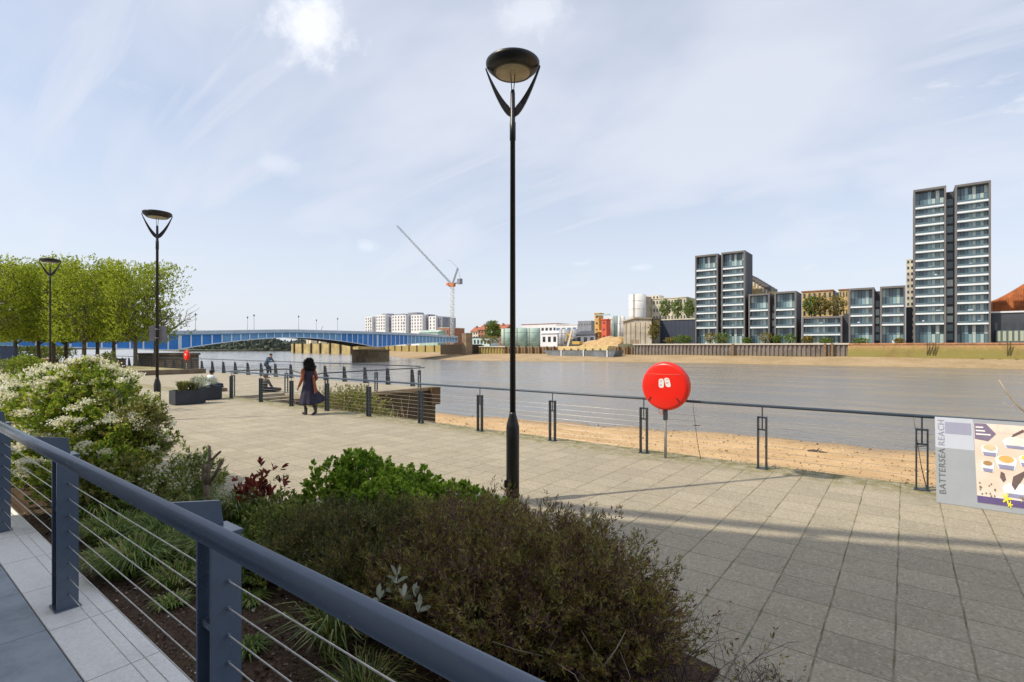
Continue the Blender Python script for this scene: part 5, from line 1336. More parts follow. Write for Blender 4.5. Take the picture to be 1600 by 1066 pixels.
block('office_block', 'beige office block with rows of square windows behind the three roof trees', 1002, 1072, 467, 300, 22, M_cream, zg=3.3, windows=(15, 6, 0.5, 0.42), wm_=plain('dim_window', (0.12, 0.12, 0.12), 0.3), roof='flat', roofm=M_cream)
block('plant_room', 'cream plant room on top of the beige office block', 1003, 1030, 462, 306, 8, M_cream, zg=on_y(1040, 465.5, 300).z-1.0, windows=(5, 1, 0.5, 0.5), cat='plant room')
block('office_block', 'stair tower joining the white silo and the beige office block', 1001, 1008, 463, 290, 10, M_conc, zg=3.3, windows=(1, 7, 0.4, 0.4))
block('podium', 'blank navy-blue building below the three roof trees', 1032, 1085.5, 500, 228, 30, M_navy, zg=3.3, windows=(8, 1, 0.05, 0.9), wm_=M_side, roof='flat', roofm=M_cream)
block('apartment_building', 'yellow brick flats seen over the lowest framed block', 1253, 1301, 455.5, 275, 15, M_yb, zg=3.3, windows=(6, 6, 0.4, 0.55), roof='flat', roofm=M_redb)
block('apartment_building', 'second yellow brick block, beside the four-storey framed block', 1311, 1325.5, 453.5, 272, 15, M_yb, zg=3.3, windows=(3, 6, 0.35, 0.55), roof='flat', roofm=M_redb)
block('stair_tower', 'blue glass stair link between the two yellow brick blocks', 1301.5, 1310.5, 457, 276, 10, M_blue_g, zg=3.3, windows=(2, 6, 0.8, 0.8), cat='stair tower')
block('apartment_building', 'thin sunlit cream edge of a building behind the tallest tower', 1416, 1428, 405, 250, 12, M_cream, zg=3.3, windows=(2, 14, 0.5, 0.45))
# stepped terrace of flats rising behind the shorter tower
x0 = X_y(1172, 245); t = empty('apartment_building', (x0, 245, 3.3), 0, 'block of flats with a roof stepping down, behind the shorter twin tower', 'building')
for i in range(7):
    a, b = X_y(1170+i*5, 245)-x0, X_y(1175+i*5, 245)-x0; zt = on_y(1170+i*5, 436+i*3.0, 245).z-3.3
    MB().box(a+0.003, b-0.003, 0, 14, 0, zt).build('wall', M_yb, t); MB().box(a+0.003, b-0.003, -0.5, 14, zt+0.001, zt+1.6).build('balcony', M_frame, t)
    MB().box(a+0.4, b-0.4, -0.15, 0.1, zt-2.4, zt-0.5).build('window', M_wht, t)
block('podium', 'dark link between the four-storey framed block and the tallest twin tower', 1415.5, 1426, 480, 226, 12, M_side, zg=3.3, cat='building')
# low dark block and orange curved building at the right edge
block('school_building', 'low slate-coloured block at the right edge of the photo', 1550, 1720, 487, 226, 20, M_side, zg=3.3, windows=(12, 1, 0.35, 0.25), wm_=M_gl, roof='flat', roofm=M_wht)
block('glazed_lobby', 'pale green and orange glazed ground floor in front of the slate-coloured block', 1556, 1640, 516, 224.8, 1.1, plain('lobby_panels', (0.10, 0.14, 0.13), 0.4), zg=3.3, windows=(9, 1, 0.6, 0.8), wm_=glass_mat('lobby_glass', [(0, (0.12, 0.22, 0.18)), (0.5, (0.4, 0.48, 0.40)), (1, (0.55, 0.28, 0.06))]), cat='lobby')
x0 = X_y(1548, 262); t = empty('curved_building', (x0, 262, 3.3), 0, 'rust-orange finned building curving up at the right edge', 'building')
fin = None; NF = 30
for i in range(NF):
    px = 1548 + i*2.6; x = X_y(px, 262) - x0; zt = on_y(px, 476 - 26*(min(1, i/19))**1.2, 262).z - 3.3
    MB().slab([(x, 0, 0), (x+0.62, -0.5, 0), (x+0.62, -0.5, zt), (x+0.4, -0.3, zt+1.5), (x, 0, zt)], (0, 6, 0)).build('fin', M_org, t)

# crane
M_crw = plain('crane_white', (0.70, 0.70, 0.70), 0.6, var=0.05); M_cro = plain('crane_orange', (0.62, 0.20, 0.06), 0.6); M_crd = plain('crane_dark_steel', (0.14, 0.15, 0.17), 0.7)
YC = 330.0; cb_ = on_y(706.5, 520, YC)
cr = empty('tower_crane', (cb_.x, YC, ZG), 0, 'white luffing tower crane with an orange cab, its long jib raised to the left', 'crane')
def lattice(mb, a, b, w, nseg, r, side=None):
    a, b = Vector(a), Vector(b); t_ = (b-a).normalized(); u = (Vector(side) if side else t_.orthogonal()); u = (u - t_*u.dot(t_)).normalized(); v = t_.cross(u)
    cs = [(u*sx+v*sy)*w/2 for sx, sy in ((-1, -1), (1, -1), (1, 1), (-1, 1))]
    for c in cs: mb.tube([a+c, b+c], r, 5)
    for i in range(nseg):
        p, q = a.lerp(b, i/nseg), a.lerp(b, (i+1)/nseg)
        for k_ in range(4):
            c0, c1 = cs[k_], cs[(k_+1) % 4]
            mb.tube([p+c0, q+c1] if i % 2 else [p+c1, q+c0], r*0.7, 4); mb.tube([p+c0, p+c1], r*0.6, 4)
cz = lambda px, py: (on_y(px, py, YC).x - cb_.x, 0, on_y(px, py, YC).z - ZG)
ht = cz(706.5, 448)
m = MB(); lattice(m, (0, 0, 0), (0, 0, ht[2]), 2.4, 20, 0.20, (1, 0, 0)); m.build('mast', M_crw, cr)
cab = MB(); cab.box(-3.0, 2.6, -1.6, 1.6, ht[2]+0.01, ht[2]+1.2); cab.box(-4.6, -2.2, -2.8, -1.61, ht[2]+1.0, ht[2]+3.4); cab.box(-2.1, 3.2, -1.2, 1.2, ht[2]+1.21, ht[2]+3.6); cab.build('cab', M_cro, cr)
m = MB(); pv = (-1.5, 0, ht[2]+3.0); tip = cz(620, 352.5); lattice(m, pv, (tip[0], 0, tip[2]), 1.2, 24, 0.09, (0, 1, 0)); m.build('jib', M_crd, cr)
m = MB(); pk = cz(715.5, 419); lattice(m, (1.0, 0, ht[2]+3.4), (pk[0], 0, pk[2]), 1.0, 8, 0.11, (0, 1, 0)); m.build('a_frame', M_crd, cr)
m = MB(); ce = cz(719.5, 444.5); m.box(1.2, ce[0], -1.6, 1.6, ht[2]+2.4, ht[2]+3.2); m.box(ce[0]-2.6, ce[0]+0.8, -1.8, 1.8, ht[2]+1.6, ht[2]+6.2); m.build('counterweight', M_grey, cr)
m = MB(); m.tube([(pk[0], 0, pk[2]), (ce[0], 0, ht[2]+6)], 0.12, 5); m.tube([(pk[0], 0, pk[2]), (pk[0]*0.5+tip[0]*0.08, 0, pk[2]*0.93+tip[2]*0.07+4.5), cz(699, 408)], 0.10, 5); m.build('stay_cable', M_crd, cr)
# shorter far crane between the bridge lamps is not modelled: only a far mast beyond the parapet
fm = MB(); pm_ = on_y(499, 516, 700); lattice(fm, (0, 0, 0), (2.5, 0, 40), 2.5, 8, 0.35, (1, 0, 0)); fm.tube([(2.5, 0, 38), (16, 0, 52)], 0.5, 5)
o = fm.build('far_mast', M_crd, None); o.location = (pm_.x, 700, 0); tag(o, 'tiny distant mast showing above the bridge roadway', 'mast')

# sand heap, barge, excavator
hp = MB(); hp.smooth = True
x0, x1 = X_y(893, 222), X_y(978, 222); NX = 60; NY = 22; vs = []
for j in range(NY):
    for i in range(NX):
        u = i/(NX-1); v = j/(NY-1)
        prof = 0.35*math.exp(-((u-0.32)/0.16)**2) + 0.75*math.exp(-((u-0.66)/0.22)**2) + 0.5*math.exp(-((u-0.92)/0.12)**2)
        h = max(0, prof)*math.sin(math.pi*min(1, v*1.05))**0.9*6.9 + 0.5*mnoise.noise(Vector((u*9, v*5, 1)))
        vs.append((x0+(x1-x0)*u, 214.5+22*v, 2.15+max(0, h)*(1 if 0 < i < NX-1 else 0)))
hp.add(vs, [(j*NX+i, j*NX+i+1, (j+1)*NX+i+1, (j+1)*NX+i) for j in range(NY-1) for i in range(NX-1)])
o = hp.build('sand_heap', plain('yellow_aggregate', (0.46, 0.31, 0.15), 0.95, var=0.2, scale=0.5, bump=0.4), None); tag(o, 'large golden heap of sand and gravel behind the moored barge', 'sand heap')
gw = empty('barge', (X_y(848, 198), 198, -2.95), 0, 'long grey flat barge with a yellow sand load, aground on the far shore', 'barge')
BL = X_y(962, 198) - X_y(848, 198)
M_hull = plain('barge_hull', (0.16, 0.18, 0.20), 0.7, var=0.25, scale=0.3); M_ld = bpy.data.materials['yellow_aggregate']
m = MB(); m.slab([(0, 0, 3.3), (2.2, 0, 3.3), (BL-0, 0, 3.3), (BL-1.5, 0, 0.0), (5.2, 0, 0.0)], (0, 8.0, 0)); m.build('hull', M_hull, gw)
MB().box(2.0, BL-0.3, -0.12, 8.1, 3.301, 3.55).build('gunwale', M_frame, gw)
m = MB(); m.box(8, BL-4, 0.8, 7.2, 3.551, 5.3); m.build('load', plain('pale_yellow_load', (0.66, 0.50, 0.24), 0.9, var=0.15, scale=0.6), gw)
for i in range(3): MB().box(10+i*11.5, 10.5+i*11.5, -0.35, -0.13, 0.1, 3.6).build('fender', M_wht, gw)
for i in range(9): MB().lathe([(0.18, 0), (0.18, 0.55), (0.3, 0.6), (0.3, 0.75)], (4+i*(BL-8)/8, 0.4, 3.551), seg=10).build('bollard', M_frame, gw)
ex = empty('excavator', (X_y(900, 217), 217, 2.2), 0, 'yellow excavator with its arm raised on the quay behind the barge', 'excavator')
M_ye = plain('excavator_yellow', (0.55, 0.36, 0.08), 0.5)
MB().box(-2.4, 2.4, -1.5, -0.6, 0, 1.0).build('track', M_side, ex); MB().box(-2.4, 2.4, 0.6, 1.5, 0, 1.0).build('track', M_side, ex)
MB().box(-1.4, 2.8, -1.4, 1.4, 1.01, 2.5).build('body', M_ye, ex, bevel=0.15); MB().box(-1.3, 0.3, -1.3, 0, 2.51, 3.8).build('cab', M_gl, ex, bevel=0.1)
m = MB(); m.slab([(-0.8, -0.3, 2.2), (-0.3, -0.3, 2.6), (-4.6, -0.3, 6.9), (-5.1, -0.3, 6.6)], (0, 0.6, 0)); m.build('boom', M_ye, ex)
m = MB(); m.slab([(-5.1, -0.25, 6.9), (-4.6, -0.25, 6.9), (-5.8, -0.25, 2.2), (-6.2, -0.25, 2.4)], (0, 0.5, 0)); m.build('arm', M_ye, ex)
m = MB(); m.slab([(-6.9, -0.6, 1.2), (-5.6, -0.6, 1.4), (-5.6, -0.6, 2.4), (-6.4, -0.6, 2.5)], (0, 1.2, 0)); m.build('bucket', M_side, ex)
cv = empty('conveyor', (X_y(886, 217), 217, 2.2), 0, 'pale upright conveyor arm left of the excavator', 'conveyor')
m = MB(); m.slab([(0, -0.4, 0), (1.0, -0.4, 0), (3.3, -0.4, 8.0), (2.4, -0.4, 8.2)], (0, 0.8, 0)); m.build('arm', M_cream, cv)
# pale wall beyond the bridge's second pier
A = Vector((-191, 221.5, 0)); B = Vector((-369, 287, 0)); u = (B-A); LW = u.length
rw = empty('river_wall', A, math.atan2(u.y, u.x), 'pale beige river wall seen under the far end of the bridge', 'wall', 'walls along the far bank')
MB().box(0, LW, -0.6, 0.6, -3, 3.0).build('wall', M_ypile, rw)
for i in range(12): MB().box(LW*i/12+3, LW*i/12+4.2, 0.61, 1.1, -3, 3.2).build('pile', M_dbrick, rw)
# jetty beyond the bridge
jy = 268.0; x0 = X_y(455, 330)
jt = empty('jetty', (0, 0, 0), 0, 'beige stone jetty wall with white things on it, seen under the bridge', 'jetty')
A = at_d(455, 545, 520); B = at_d(560, 545, 420)
u = (Vector((B.x-A.x, B.y-A.y, 0))).normalized(); nrm = Vector((u.y, -u.x, 0))
jt.location = (A.x, A.y, 0); ang = math.atan2(u.y, u.x); jt.rotation_euler = (0, 0, ang); LJ = math.hypot(B.x-A.x, B.y-A.y)
MB().box(0, LJ, 0, 30, -4, 5.0).build('wall', plain('jetty_stone', (0.40, 0.31, 0.14), 0.9, var=0.3, scale=0.15), jt)
for i in range(7): MB().box(LJ*i/7+8, LJ*i/7+10, -1.2, -0.05, -4, 5.6).build('pile', M_dbrick, jt)
for i in range(9): 
    q = random.uniform(0.05, 0.9)*LJ; MB().box(q, q+random.uniform(4, 12), 4, 10, 5.01, 5.2+random.uniform(1, 4)).build('container', random.choice([M_wht, M_cream, M_wht, M_redb]), jt)
# trees
def bank_tree(px, pytop, pybot, Y, halfw, m, label, name='tree', zg=3.3, n=420, ll=0.55, group=None, cat='tree', shape='narrow', zbase=None):
    x = X_y(px, Y); zt = on_y(px, pytop, Y).z; zb = on_y(px, pybot, Y).z; g = zg if zbase is None else zbase
    hw = abs(X_y(px+halfw, Y) - x)
    t = empty(name, (x, Y, g), 0, label, cat, group)
    P, A = blob_points(n, (0, 0, (zt+zb)/2-g), (hw, hw, (zt-zb)/2), 0.28, 2.2, 0.35, -1.0, px*0.13)
    V = sprigs(P, A + np.array([0, 0, 0.4]), ll, 5, ll, ll*0.62, 0.5, 1.4)
    np_mesh('crown', V, 4, m, t)
    tb = MB(); tb.tube([(0, 0, 0), (0, 0, max(0.3, zb-g)), (0, 0, (zt+zb)/2-g)], [0.3, 0.24, 0.1], 7)
    for q in range(5):
        a = q*1.3; tb.tube([(0, 0, max(0.2, zb-g)), (math.cos(a)*hw*0.5, math.sin(a)*hw*0.5, (zt+zb)/2-g)], [0.14, 0.05], 5)
    tb.build('trunk', M_stem, t)
    return t
M_tl = foliage('spring_tree_leaves', [(0, (0.05, 0.09, 0.015)), (0.5, (0.11, 0.17, 0.025)), (1, (0.20, 0.26, 0.05))], 0.3)
M_tol = foliage('olive_tree_leaves', [(0, (0.10, 0.085, 0.025)), (0.5, (0.20, 0.17, 0.04)), (1, (0.32, 0.27, 0.09))], 0.3)
ZP = on_y(1058, 499.5, 240).z
for px, lb in ((1039, 'first small tree on the navy podium, nearest the beige offices'), (1058.5, 'middle one of the three small trees on the navy podium'), (1077, 'third small tree on the navy podium, touching the shorter tower')):
    bank_tree(px, 469, 495, 240, 7, M_tl, lb, zbase=ZP, group='trees on the far bank')
bank_tree(770.5, 503, 530, 240, 8, M_tl, 'round green tree left of the central lamp post on the far bank', zg=2.2, group='trees on the far bank', n=1500, ll=0.6)
bank_tree(766, 526, 536, 222, 11, M_tol, 'low dark bush under the round green tree on the far bank', name='bush', cat='bush', zg=2.2, n=300)
bank_tree(1022, 502, 529, 219, 6.5, M_tol, 'olive-green tree between the concrete shed and the navy building', zg=3.0, n=450, group='trees on the far bank')
for px, lb in ((1268, 'yellow-green tree left of the bare orange one above the lowest block'), (1282, 'middle olive tree above the lowest framed block'), (1306, 'wider brownish tree above the lowest framed block, before the yellow flats')):
    bank_tree(px, 464, 491, 245, 11 if px < 1300 else 14, M_tl if px == 1268 else M_tol, lb, zbase=8, n=420, group='trees on the far bank')
ZS = 3.3
for i, (px, hw, yt) in enumerate(((1047, 7, 529), (1062, 9, 525), (1073, 7, 526), (1110, 8, 521), (1129, 10, 521), (1167, 5, 530), (1196, 9, 521), (1214, 6, 525), (1235, 7, 524), (1262, 8, 527), (1290, 9, 531), (1345, 12, 531), (1405, 6, 531))):
    bank_tree(px, yt, 535, 217, hw, M_tl if i % 3 else M_tol, '%s low shrub from the left, on the far quay below the framed blocks' % ['first', 'second', 'third', 'fourth', 'fifth', 'sixth', 'seventh', 'eighth', 'ninth', 'tenth', 'eleventh', 'twelfth', 'thirteenth'][i], name='quay_shrub', cat='shrub', zg=ZS, n=200, ll=0.45, group='shrubs along the far quay')
# distant belt of trees under and beyond the bridge: one mass
P = []; 
for i in range(5200):
    px = random.uniform(290, 560); d = 700 + 500*random.random(); p = at_d(px, 542, d)
    hgt = (6 + 7*(0.5+mnoise.noise(Vector((px*0.03, 0, 1)))) )*d/700
    P.append((p.x, p.y, random.random()*hgt))
P = np.array(P); V = leaf_faces(P, unit(rng.normal(size=P.shape)), 7.0, 5.0)
tag(np_mesh('distant_trees', V, 4, plain('distant_foliage', (0.075, 0.095, 0.075), 1.0, var=0.3, scale=0.02)), kind='stuff', label='distant mass of trees on the river bend beyond the bridge', cat='trees')
mb = MB(); a, b = at_d(280, 546, 640), at_d(470, 546, 760)
tag(MB().prism([(a.x, a.y), (b.x, b.y), (b.x-500, b.y+500), (a.x-900, a.y+200)], -6, -1.5).build('far_bend_ground', M_land), kind='structure')

# ------------------------------------------------------------------ the square-clipped trees on the left
M_lime = foliage('young_lime_leaves', [(0, (0.085, 0.12, 0.012)), (0.35, (0.17, 0.22, 0.018)), (0.7, (0.29, 0.34, 0.025)), (1, (0.42, 0.44, 0.05))], 0.5, gain=1.5)
M_trunk = plain('grey_brown_bark', (0.13, 0.105, 0.075), 0.9, var=0.3, scale=4, bump=0.4)
def pleached(seed, n, hx, hy, z0, z1, gap, name='clipped_tree'):
    random.seed(seed)
    t = empty(name, (0, 0, 0)); tb = MB(); segs = []
    def limb(p, d, L, r, k):
        q = p + d*L*0.5 + Vector((random.gauss(0, 0.06), random.gauss(0, 0.06), 0))*L
        e = q + (d + Vector((random.gauss(0, 0.18), random.gauss(0, 0.18), 0.1))).normalized()*L*0.5
        tb.tube([p, q, e], [r, r*0.85, r*0.68], 7 if k > 1 else 5, cap=False); segs.append((p, e))
        if k == 0: return
        for _ in range(3 if k > 1 else 2):
            a = random.uniform(0, 6.28); nd = (d*0.55 + Vector((math.cos(a)*0.8, math.sin(a)*0.8, random.uniform(0.05, 0.6)))).normalized()
            limb(e if random.random() < 0.65 else q, nd, L*random.uniform(0.62, 0.85), r*0.58, k-1)
    tb.tube([(0, 0, -0.05), (0.02, 0, 0.5), (0, 0.03, 2.2), (0.02, 0, 3.4)], [0.26, 0.20, 0.17, 0.15], 12, cap=False)
    for i in range(5):
        a = i*1.26 + random.uniform(-0.3, 0.3)
        limb(Vector((0, 0, 2.3 + 0.28*i)), Vector((math.cos(a)*0.85, math.sin(a)*0.85, 0.75)).normalized(), 2.0, 0.085, 3)
    limb(Vector((0, 0, 3.3)), Vector((0.05, 0, 1)), 3.0, 0.14, 3)
    tb.build('trunk', M_trunk, t)
    P = []
    while len(P) < n:
        c = rng.uniform(-1, 1, (4000, 3))
        rad = np.maximum.reduce([np.abs(c[:, 0])**1.0, np.abs(c[:, 1])**1.0]);
        for q, m_ in zip(c, rad):
            x, y, z = q[0]*hx, q[1]*hy, z0 + (q[2]*0.5+0.5)*(z1-z0)
            edge = max(abs(q[0]), abs(q[1]), abs(q[2]))
            ns = mnoise.noise(Vector((x*0.55+seed, y*0.55, z*0.60)))
            ns2 = mnoise.noise(Vector((x*1.7+seed, y*1.7, z*1.7)))
            if ns + 0.5*ns2 < gap - 0.16*(edge > 0.6): continue
            if edge > 0.90 + 0.12*ns2 + 0.08*ns: continue
            P.append((x, y, z))
            if len(P) >= n: break
    P = np.array(P); A = unit(P*np.array([1, 1, 0.2]) - np.array([0, 0, 0.2*z0 - 2.0]) + rng.normal(size=P.shape)*1.2)
    V = sprigs(P, A, 0.34, 7, 0.15, 0.105, 0.5, 1.4)
    np_mesh('crown', V, 4, M_lime, t)
    return t
random.seed(3)
T = [pleached(1, 4200, 3.0, 3.0, 2.3, 10.9, -0.10), pleached(5, 4200, 3.0, 3.0, 2.3, 11.1, -0.10), pleached(9, 3900, 2.9, 2.9, 2.3, 10.9, -0.08)]
sparse = pleached(14, 620, 2.7, 2.7, 2.8, 10.6, 0.02)
GT = 'square-clipped trees at the left'
pos = [((131, 575, 0), 0, 'thick-trunked clipped tree in the middle of the group, just above the cream flower heads'),
       ((60, 571, 0), 1, 'clipped tree with its trunk between the blue cabinet and the farthest lamp'),
       ((84, 573, 0), 2, 'clipped tree whose trunk stands right behind the farthest lamp'),
       ((103, 564, 0), 0, 'clipped tree standing farther back, right of the farthest lamp'),
       ((152, 568, 0), 1, 'clipped tree behind the pale arching stems, right of the thickest trunk'),
       ((178, 569, 0), 2, 'clipped tree whose trunk stands beside the dark litter bin'),
       ((212, 575, 0), 0, 'clipped tree with a thin leaning trunk, second from the right')]
off = [(-18, 572, 1, 'clipped tree at the far left whose trunk is outside the photo, nearer one'), (24, 562, 2, 'clipped tree at the far left behind the blue cabinet, farther one'), (-60, 574, 0, 'nearest-left clipped tree, only the edge of its crown in view')]
used = set()
def put(t, p, lab, rz, sc=1.0):
    if t.name in used: t = copy_tree(t)
    used.add(t.name); t.location = p; t.rotation_euler = (0, 0, rz); t.scale = (sc, sc, sc)
    tag(t, lab, 'tree', GT); return t
for i, ((px, py, z), k_, lab) in enumerate(pos):
    d = 1680/(py-HZ); d = min(d, 60); p = at_d(px, HZ, d); p.z = 0
    put(T[k_], p, lab, i*1.5708 + 0.1*(i % 3), 1.0 if i != 6 else 0.96)
for i, (px, py, k_, lab) in enumerate(off):
    p = at_d(px, HZ, 50 + 6*i); p.z = 0; put(T[k_], p, lab, i*1.5708+0.4)
p = at_d(243, HZ, 52); p.z = 0; put(sparse, p, 'sparse thin-leaved tree at the right end of the clipped group, behind the second lamp', 0.4)

ot = copy_tree(T[1]); ot.location = (-23.8, -0.6, 0); ot.scale = (0.72, 0.72, 0.68); ot.rotation_euler = (0, 0, 0.3); tag(ot, 'small tree outside the left edge of the photo, shading the paving by the second lamp', 'tree', GT)
# raised bed they stand in, hedge, cabinet, bin
kb = empty('raised_tree_bed', (-44, 11.2, 0), 0, 'low brown edging of the raised bed under the clipped trees', 'tree bed')
M_kb = plain('brown_stone_edging', (0.17, 0.125, 0.085), 0.9, var=0.25, scale=1.5)
MB().box(-40, 0, 0, 0.5, 0, 0.36).build('edging', M_kb, kb); MB().box(-0.5, 0, 0.501, 6.2, 0, 0.36).build('edging', M_kb, kb)
MB().box(-40, -0.501, 0.501, 6.2, 0, 0.22).build('soil', plain('dry_bed_soil', (0.26, 0.23, 0.11), 0.95, var=0.35, scale=0.8), kb)
hd = at_d(0, 560, 68); he = at_d(112, 560, 62); u = Vector((he.x-hd.x, he.y-hd.y, 0))
hg = empty('hedge', (hd.x, hd.y, 0), math.atan2(u.y, u.x), 'long loose green hedge behind a low brick wall, at the left edge', 'hedge')
n = 2600; L_ = u.length + 12
P = np.stack([rng.uniform(-14, L_-12, n), rng.uniform(-0.9, 0.9, n), rng.random(n)**0.6*1.75 + 0.25], 1)
P = P[np.array([mnoise.noise(Vector((q[0]*0.5, q[1], q[2]))) > -0.25 for q in P])]
np_mesh('foliage', sprigs(P, rng.normal(size=P.shape)+np.array([0, 0, 1.0]), 0.25, 6, 0.20, 0.13, 0.4, 1.3), 4, M_midgreen, hg)
MB().box(-14, L_-12, -1.6, -1.3, 0, 0.62).build('wall', plain('low_brown_brick', (0.20, 0.10, 0.05), 0.9, var=0.25, scale=2), hg)
MB().box(-14, L_-12, -1.7, -1.2, 0.621, 0.72).build('coping', plain('buff_coping', (0.42, 0.33, 0.19), 0.9), hg)
p = at_d(14, 575, 50); cbn = empty('cabinet', (p.x, p.y, 0), R(62), 'plain dark blue metal cabinet standing at the far left', 'cabinet')
MB().box(-0.55, 0.55, -0.35, 0.35, 0.1, 2.12).build('body', plain('cabinet_blue', (0.035, 0.055, 0.12), 0.5), cbn, bevel=0.01)
MB().box(-0.58, 0.58, -0.38, 0.38, 2.121, 2.17).build('lid', M_plant, cbn); MB().box(-0.5, 0.5, -0.3, 0.3, 0, 0.099).build('plinth', M_plant, cbn)
MB().box(0.38, 0.42, -0.39, -0.351, 1.0, 1.25).build('handle', M_galv, cbn)
p = at_d(187, 575, 46); lb_ = empty('litter_bin', (p.x, p.y, 0.0), R(50), 'dark reddish litter bin beside the clipped tree trunks', 'bin')
MB().box(-0.36, 0.36, -0.32, 0.32, 0.02, 0.95).build('body', plain('bin_maroon', (0.07, 0.03, 0.03), 0.6), lb_, bevel=0.02); MB().box(-0.40, 0.40, -0.36, 0.36, 0.951, 1.05).build('lid', M_black, lb_, bevel=0.01)
multi_blob('clipped_shrub', 'rounded dark green clipped shrub in front of the blue cabinet', [((0, 0, 0), (1, 1, 1), 0)], 1, 2, 0.1, 0.1, 0.1, M_midgreen, (0, 0, 0)) if False else None
for px, py, hw, hh, lab, mm in ((14, 583, 1.5, 1.15, 'reddish-green mounded shrub at the left edge, in front of the blue cabinet', M_midgreen), (40, 584, 1.05, 1.45, 'rounded darker green shrub right of the mounded one, before the blue cabinet', M_flowerleaf)):
    p = at_d(px, 590, 36)
    leafy('round_shrub', (p.x, p.y, hh*0.45), (hw, hw, hh*0.55), 620, 8, 0.16, 0.11, 0.06, mm, lab, cat='shrub', lump=0.12, lo=0.6, zmin=-0.5)
p = at_d(167, 575, 34)
av = empty('arching_shrub', (p.x, p.y, 0), R(55), 'shrub with pale stems arching over a dark leafy middle, left of the litter bin', 'shrub')
sb = MB()
for q in range(7):
    w = 0.55 + 0.03*q; o_ = random.gauss(0, 0.08)
    sb.tube([(math.cos(a)*w + random.gauss(0, 0.02), o_, math.sin(a)*1.25*(1+0.03*q)) for a in np.linspace(0, math.pi, 12)], 0.022, 5)
sb.build('stems', plain('pale_arching_stem', (0.50, 0.47, 0.28), 0.8), av)
P, A = blob_points(260, (0.05, 0, 0.75), (0.42, 0.3, 0.7), lo=0.2); np_mesh('foliage', sprigs(P, A, 0.12, 8, 0.12, 0.06), 4, M_midgreen, av)
P, A = blob_points(70, (0.1, 0, 1.45), (0.35, 0.3, 0.25), lo=0.2); tag(np_mesh('flowers', sprigs(P, A, 0.1, 7, 0.08, 0.06), 4, M_wild, av), 'yellowish new growth')

# ------------------------------------------------------------------ people
def skin_of(mb, name, m, parent, voxel=0.014, smooth=3):
    """fuses overlapping limbs into one continuous surface"""
    o = mb.build(name, m, None)
    r = o.modifiers.new('remesh', 'REMESH'); r.mode = 'VOXEL'; r.voxel_size = voxel; r.use_smooth_shade = True
    s = o.modifiers.new('smooth', 'SMOOTH'); s.factor = 0.5; s.iterations = smooth
    bpy.context.view_layer.update()
    me = bpy.data.meshes.new_from_object(o.evaluated_get(bpy.context.evaluated_depsgraph_get()))
    me.name = name; o.modifiers.clear(); o.data = me; o.parent = parent
    me.materials.clear(); me.materials.append(m)
    return o
M_skin_d = plain('brown_skin', (0.20, 0.10, 0.060), 0.55, var=0.06); M_skin_l = plain('light_skin', (0.48, 0.28, 0.20), 0.55, var=0.06)
M_hair = plain('black_hair', (0.012, 0.009, 0.009), 0.7, var=0.3, scale=30, bump=0.5, bscale=60)
M_rust = plain('rust_cardigan', (0.27, 0.085, 0.04), 0.9, var=0.12, scale=12); M_ndress = plain('dark_navy_dress', (0.022, 0.020, 0.045), 0.85, var=0.2, scale=8)
def hand(mb, wrist, dirv, side, palm, L=0.17):
    """palm, four curled fingers and a thumb; side = towards the thumb, palm = direction the palm faces"""
    d = Vector(dirv).normalized(); s = Vector(side); s = (s - d*s.dot(d)).normalized(); n = Vector(palm); n = (n - d*n.dot(d) - s*n.dot(s)).normalized(); w = Vector(wrist)
    for q in (-0.028, -0.009, 0.010, 0.028): mb.capsule(w, w + d*0.08 + s*q, 0.016, 0.013, 8)
    for q, l in ((-0.030, 0.055), (-0.010, 0.070), (0.010, 0.078), (0.030, 0.068)):
        k0 = w + d*0.085 + s*q; k1 = k0 + (d*0.9 + n*0.35).normalized()*l*0.5; k2 = k1 + (d*0.55 + n*0.85).normalized()*l*0.5
        mb.capsule(k0, k1, 0.0085, 0.008, 8); mb.capsule(k1, k2, 0.008, 0.0065, 8)
    t0 = w + d*0.03 + s*0.03; t1 = t0 + (d*0.6 + s*0.7).normalized()*0.045; mb.capsule(t0, t1, 0.011, 0.009, 8); mb.capsule(t1, t1 + (d*0.9 + n*0.3).normalized()*0.03, 0.009, 0.007, 8)
def head(mb, c, fwd, up=(0, 0, 1), s=1.0):
    f = Vector(fwd).normalized(); c = Vector(c); u = Vector(up).normalized(); sd = u.cross(f).normalized()
    mb.ball(c + u*0.02*s, (0.078*s, 0.092*s, 0.10*s), 16, 12) if abs(f.y) > 0.7 else mb.ball(c + u*0.02*s, (0.092*s, 0.078*s, 0.10*s), 16, 12)
    mb.capsule(c - u*0.045*s + f*0.02*s, c - u*0.085*s + f*0.055*s, 0.05*s, 0.028*s)              # jaw and chin
    mb.capsule(c + f*0.085*s + u*0.005*s, c + f*0.108*s - u*0.022*s, 0.010*s, 0.014*s, 8)          # nose
    mb.capsule(c + f*0.078*s - u*0.052*s + sd*0.018*s, c + f*0.078*s - u*0.052*s - sd*0.018*s, 0.009*s, 0.009*s, 8)   # lips
    for q in (-1, 1):
        mb.capsule(c + sd*q*0.078*s + u*0.012*s, c + sd*q*0.082*s - u*0.022*s, 0.013*s, 0.010*s, 8)   # ears
        mb.capsule(c + f*0.075*s + sd*q*0.02*s + u*0.028*s, c + f*0.07*s + sd*q*0.045*s + u*0.026*s, 0.010*s, 0.009*s, 8)  # brow
def eyes(c, fwd, parent, s=1.0):
    f = Vector(fwd).normalized(); c = Vector(c); sd = Vector((0, 0, 1)).cross(f)
    for q in (-1, 1): MB().ball(c + f*0.084*s + sd*q*0.032*s + Vector((0, 0, 0.008)), 0.011*s, 8, 6).build('eye', M_ink, parent)

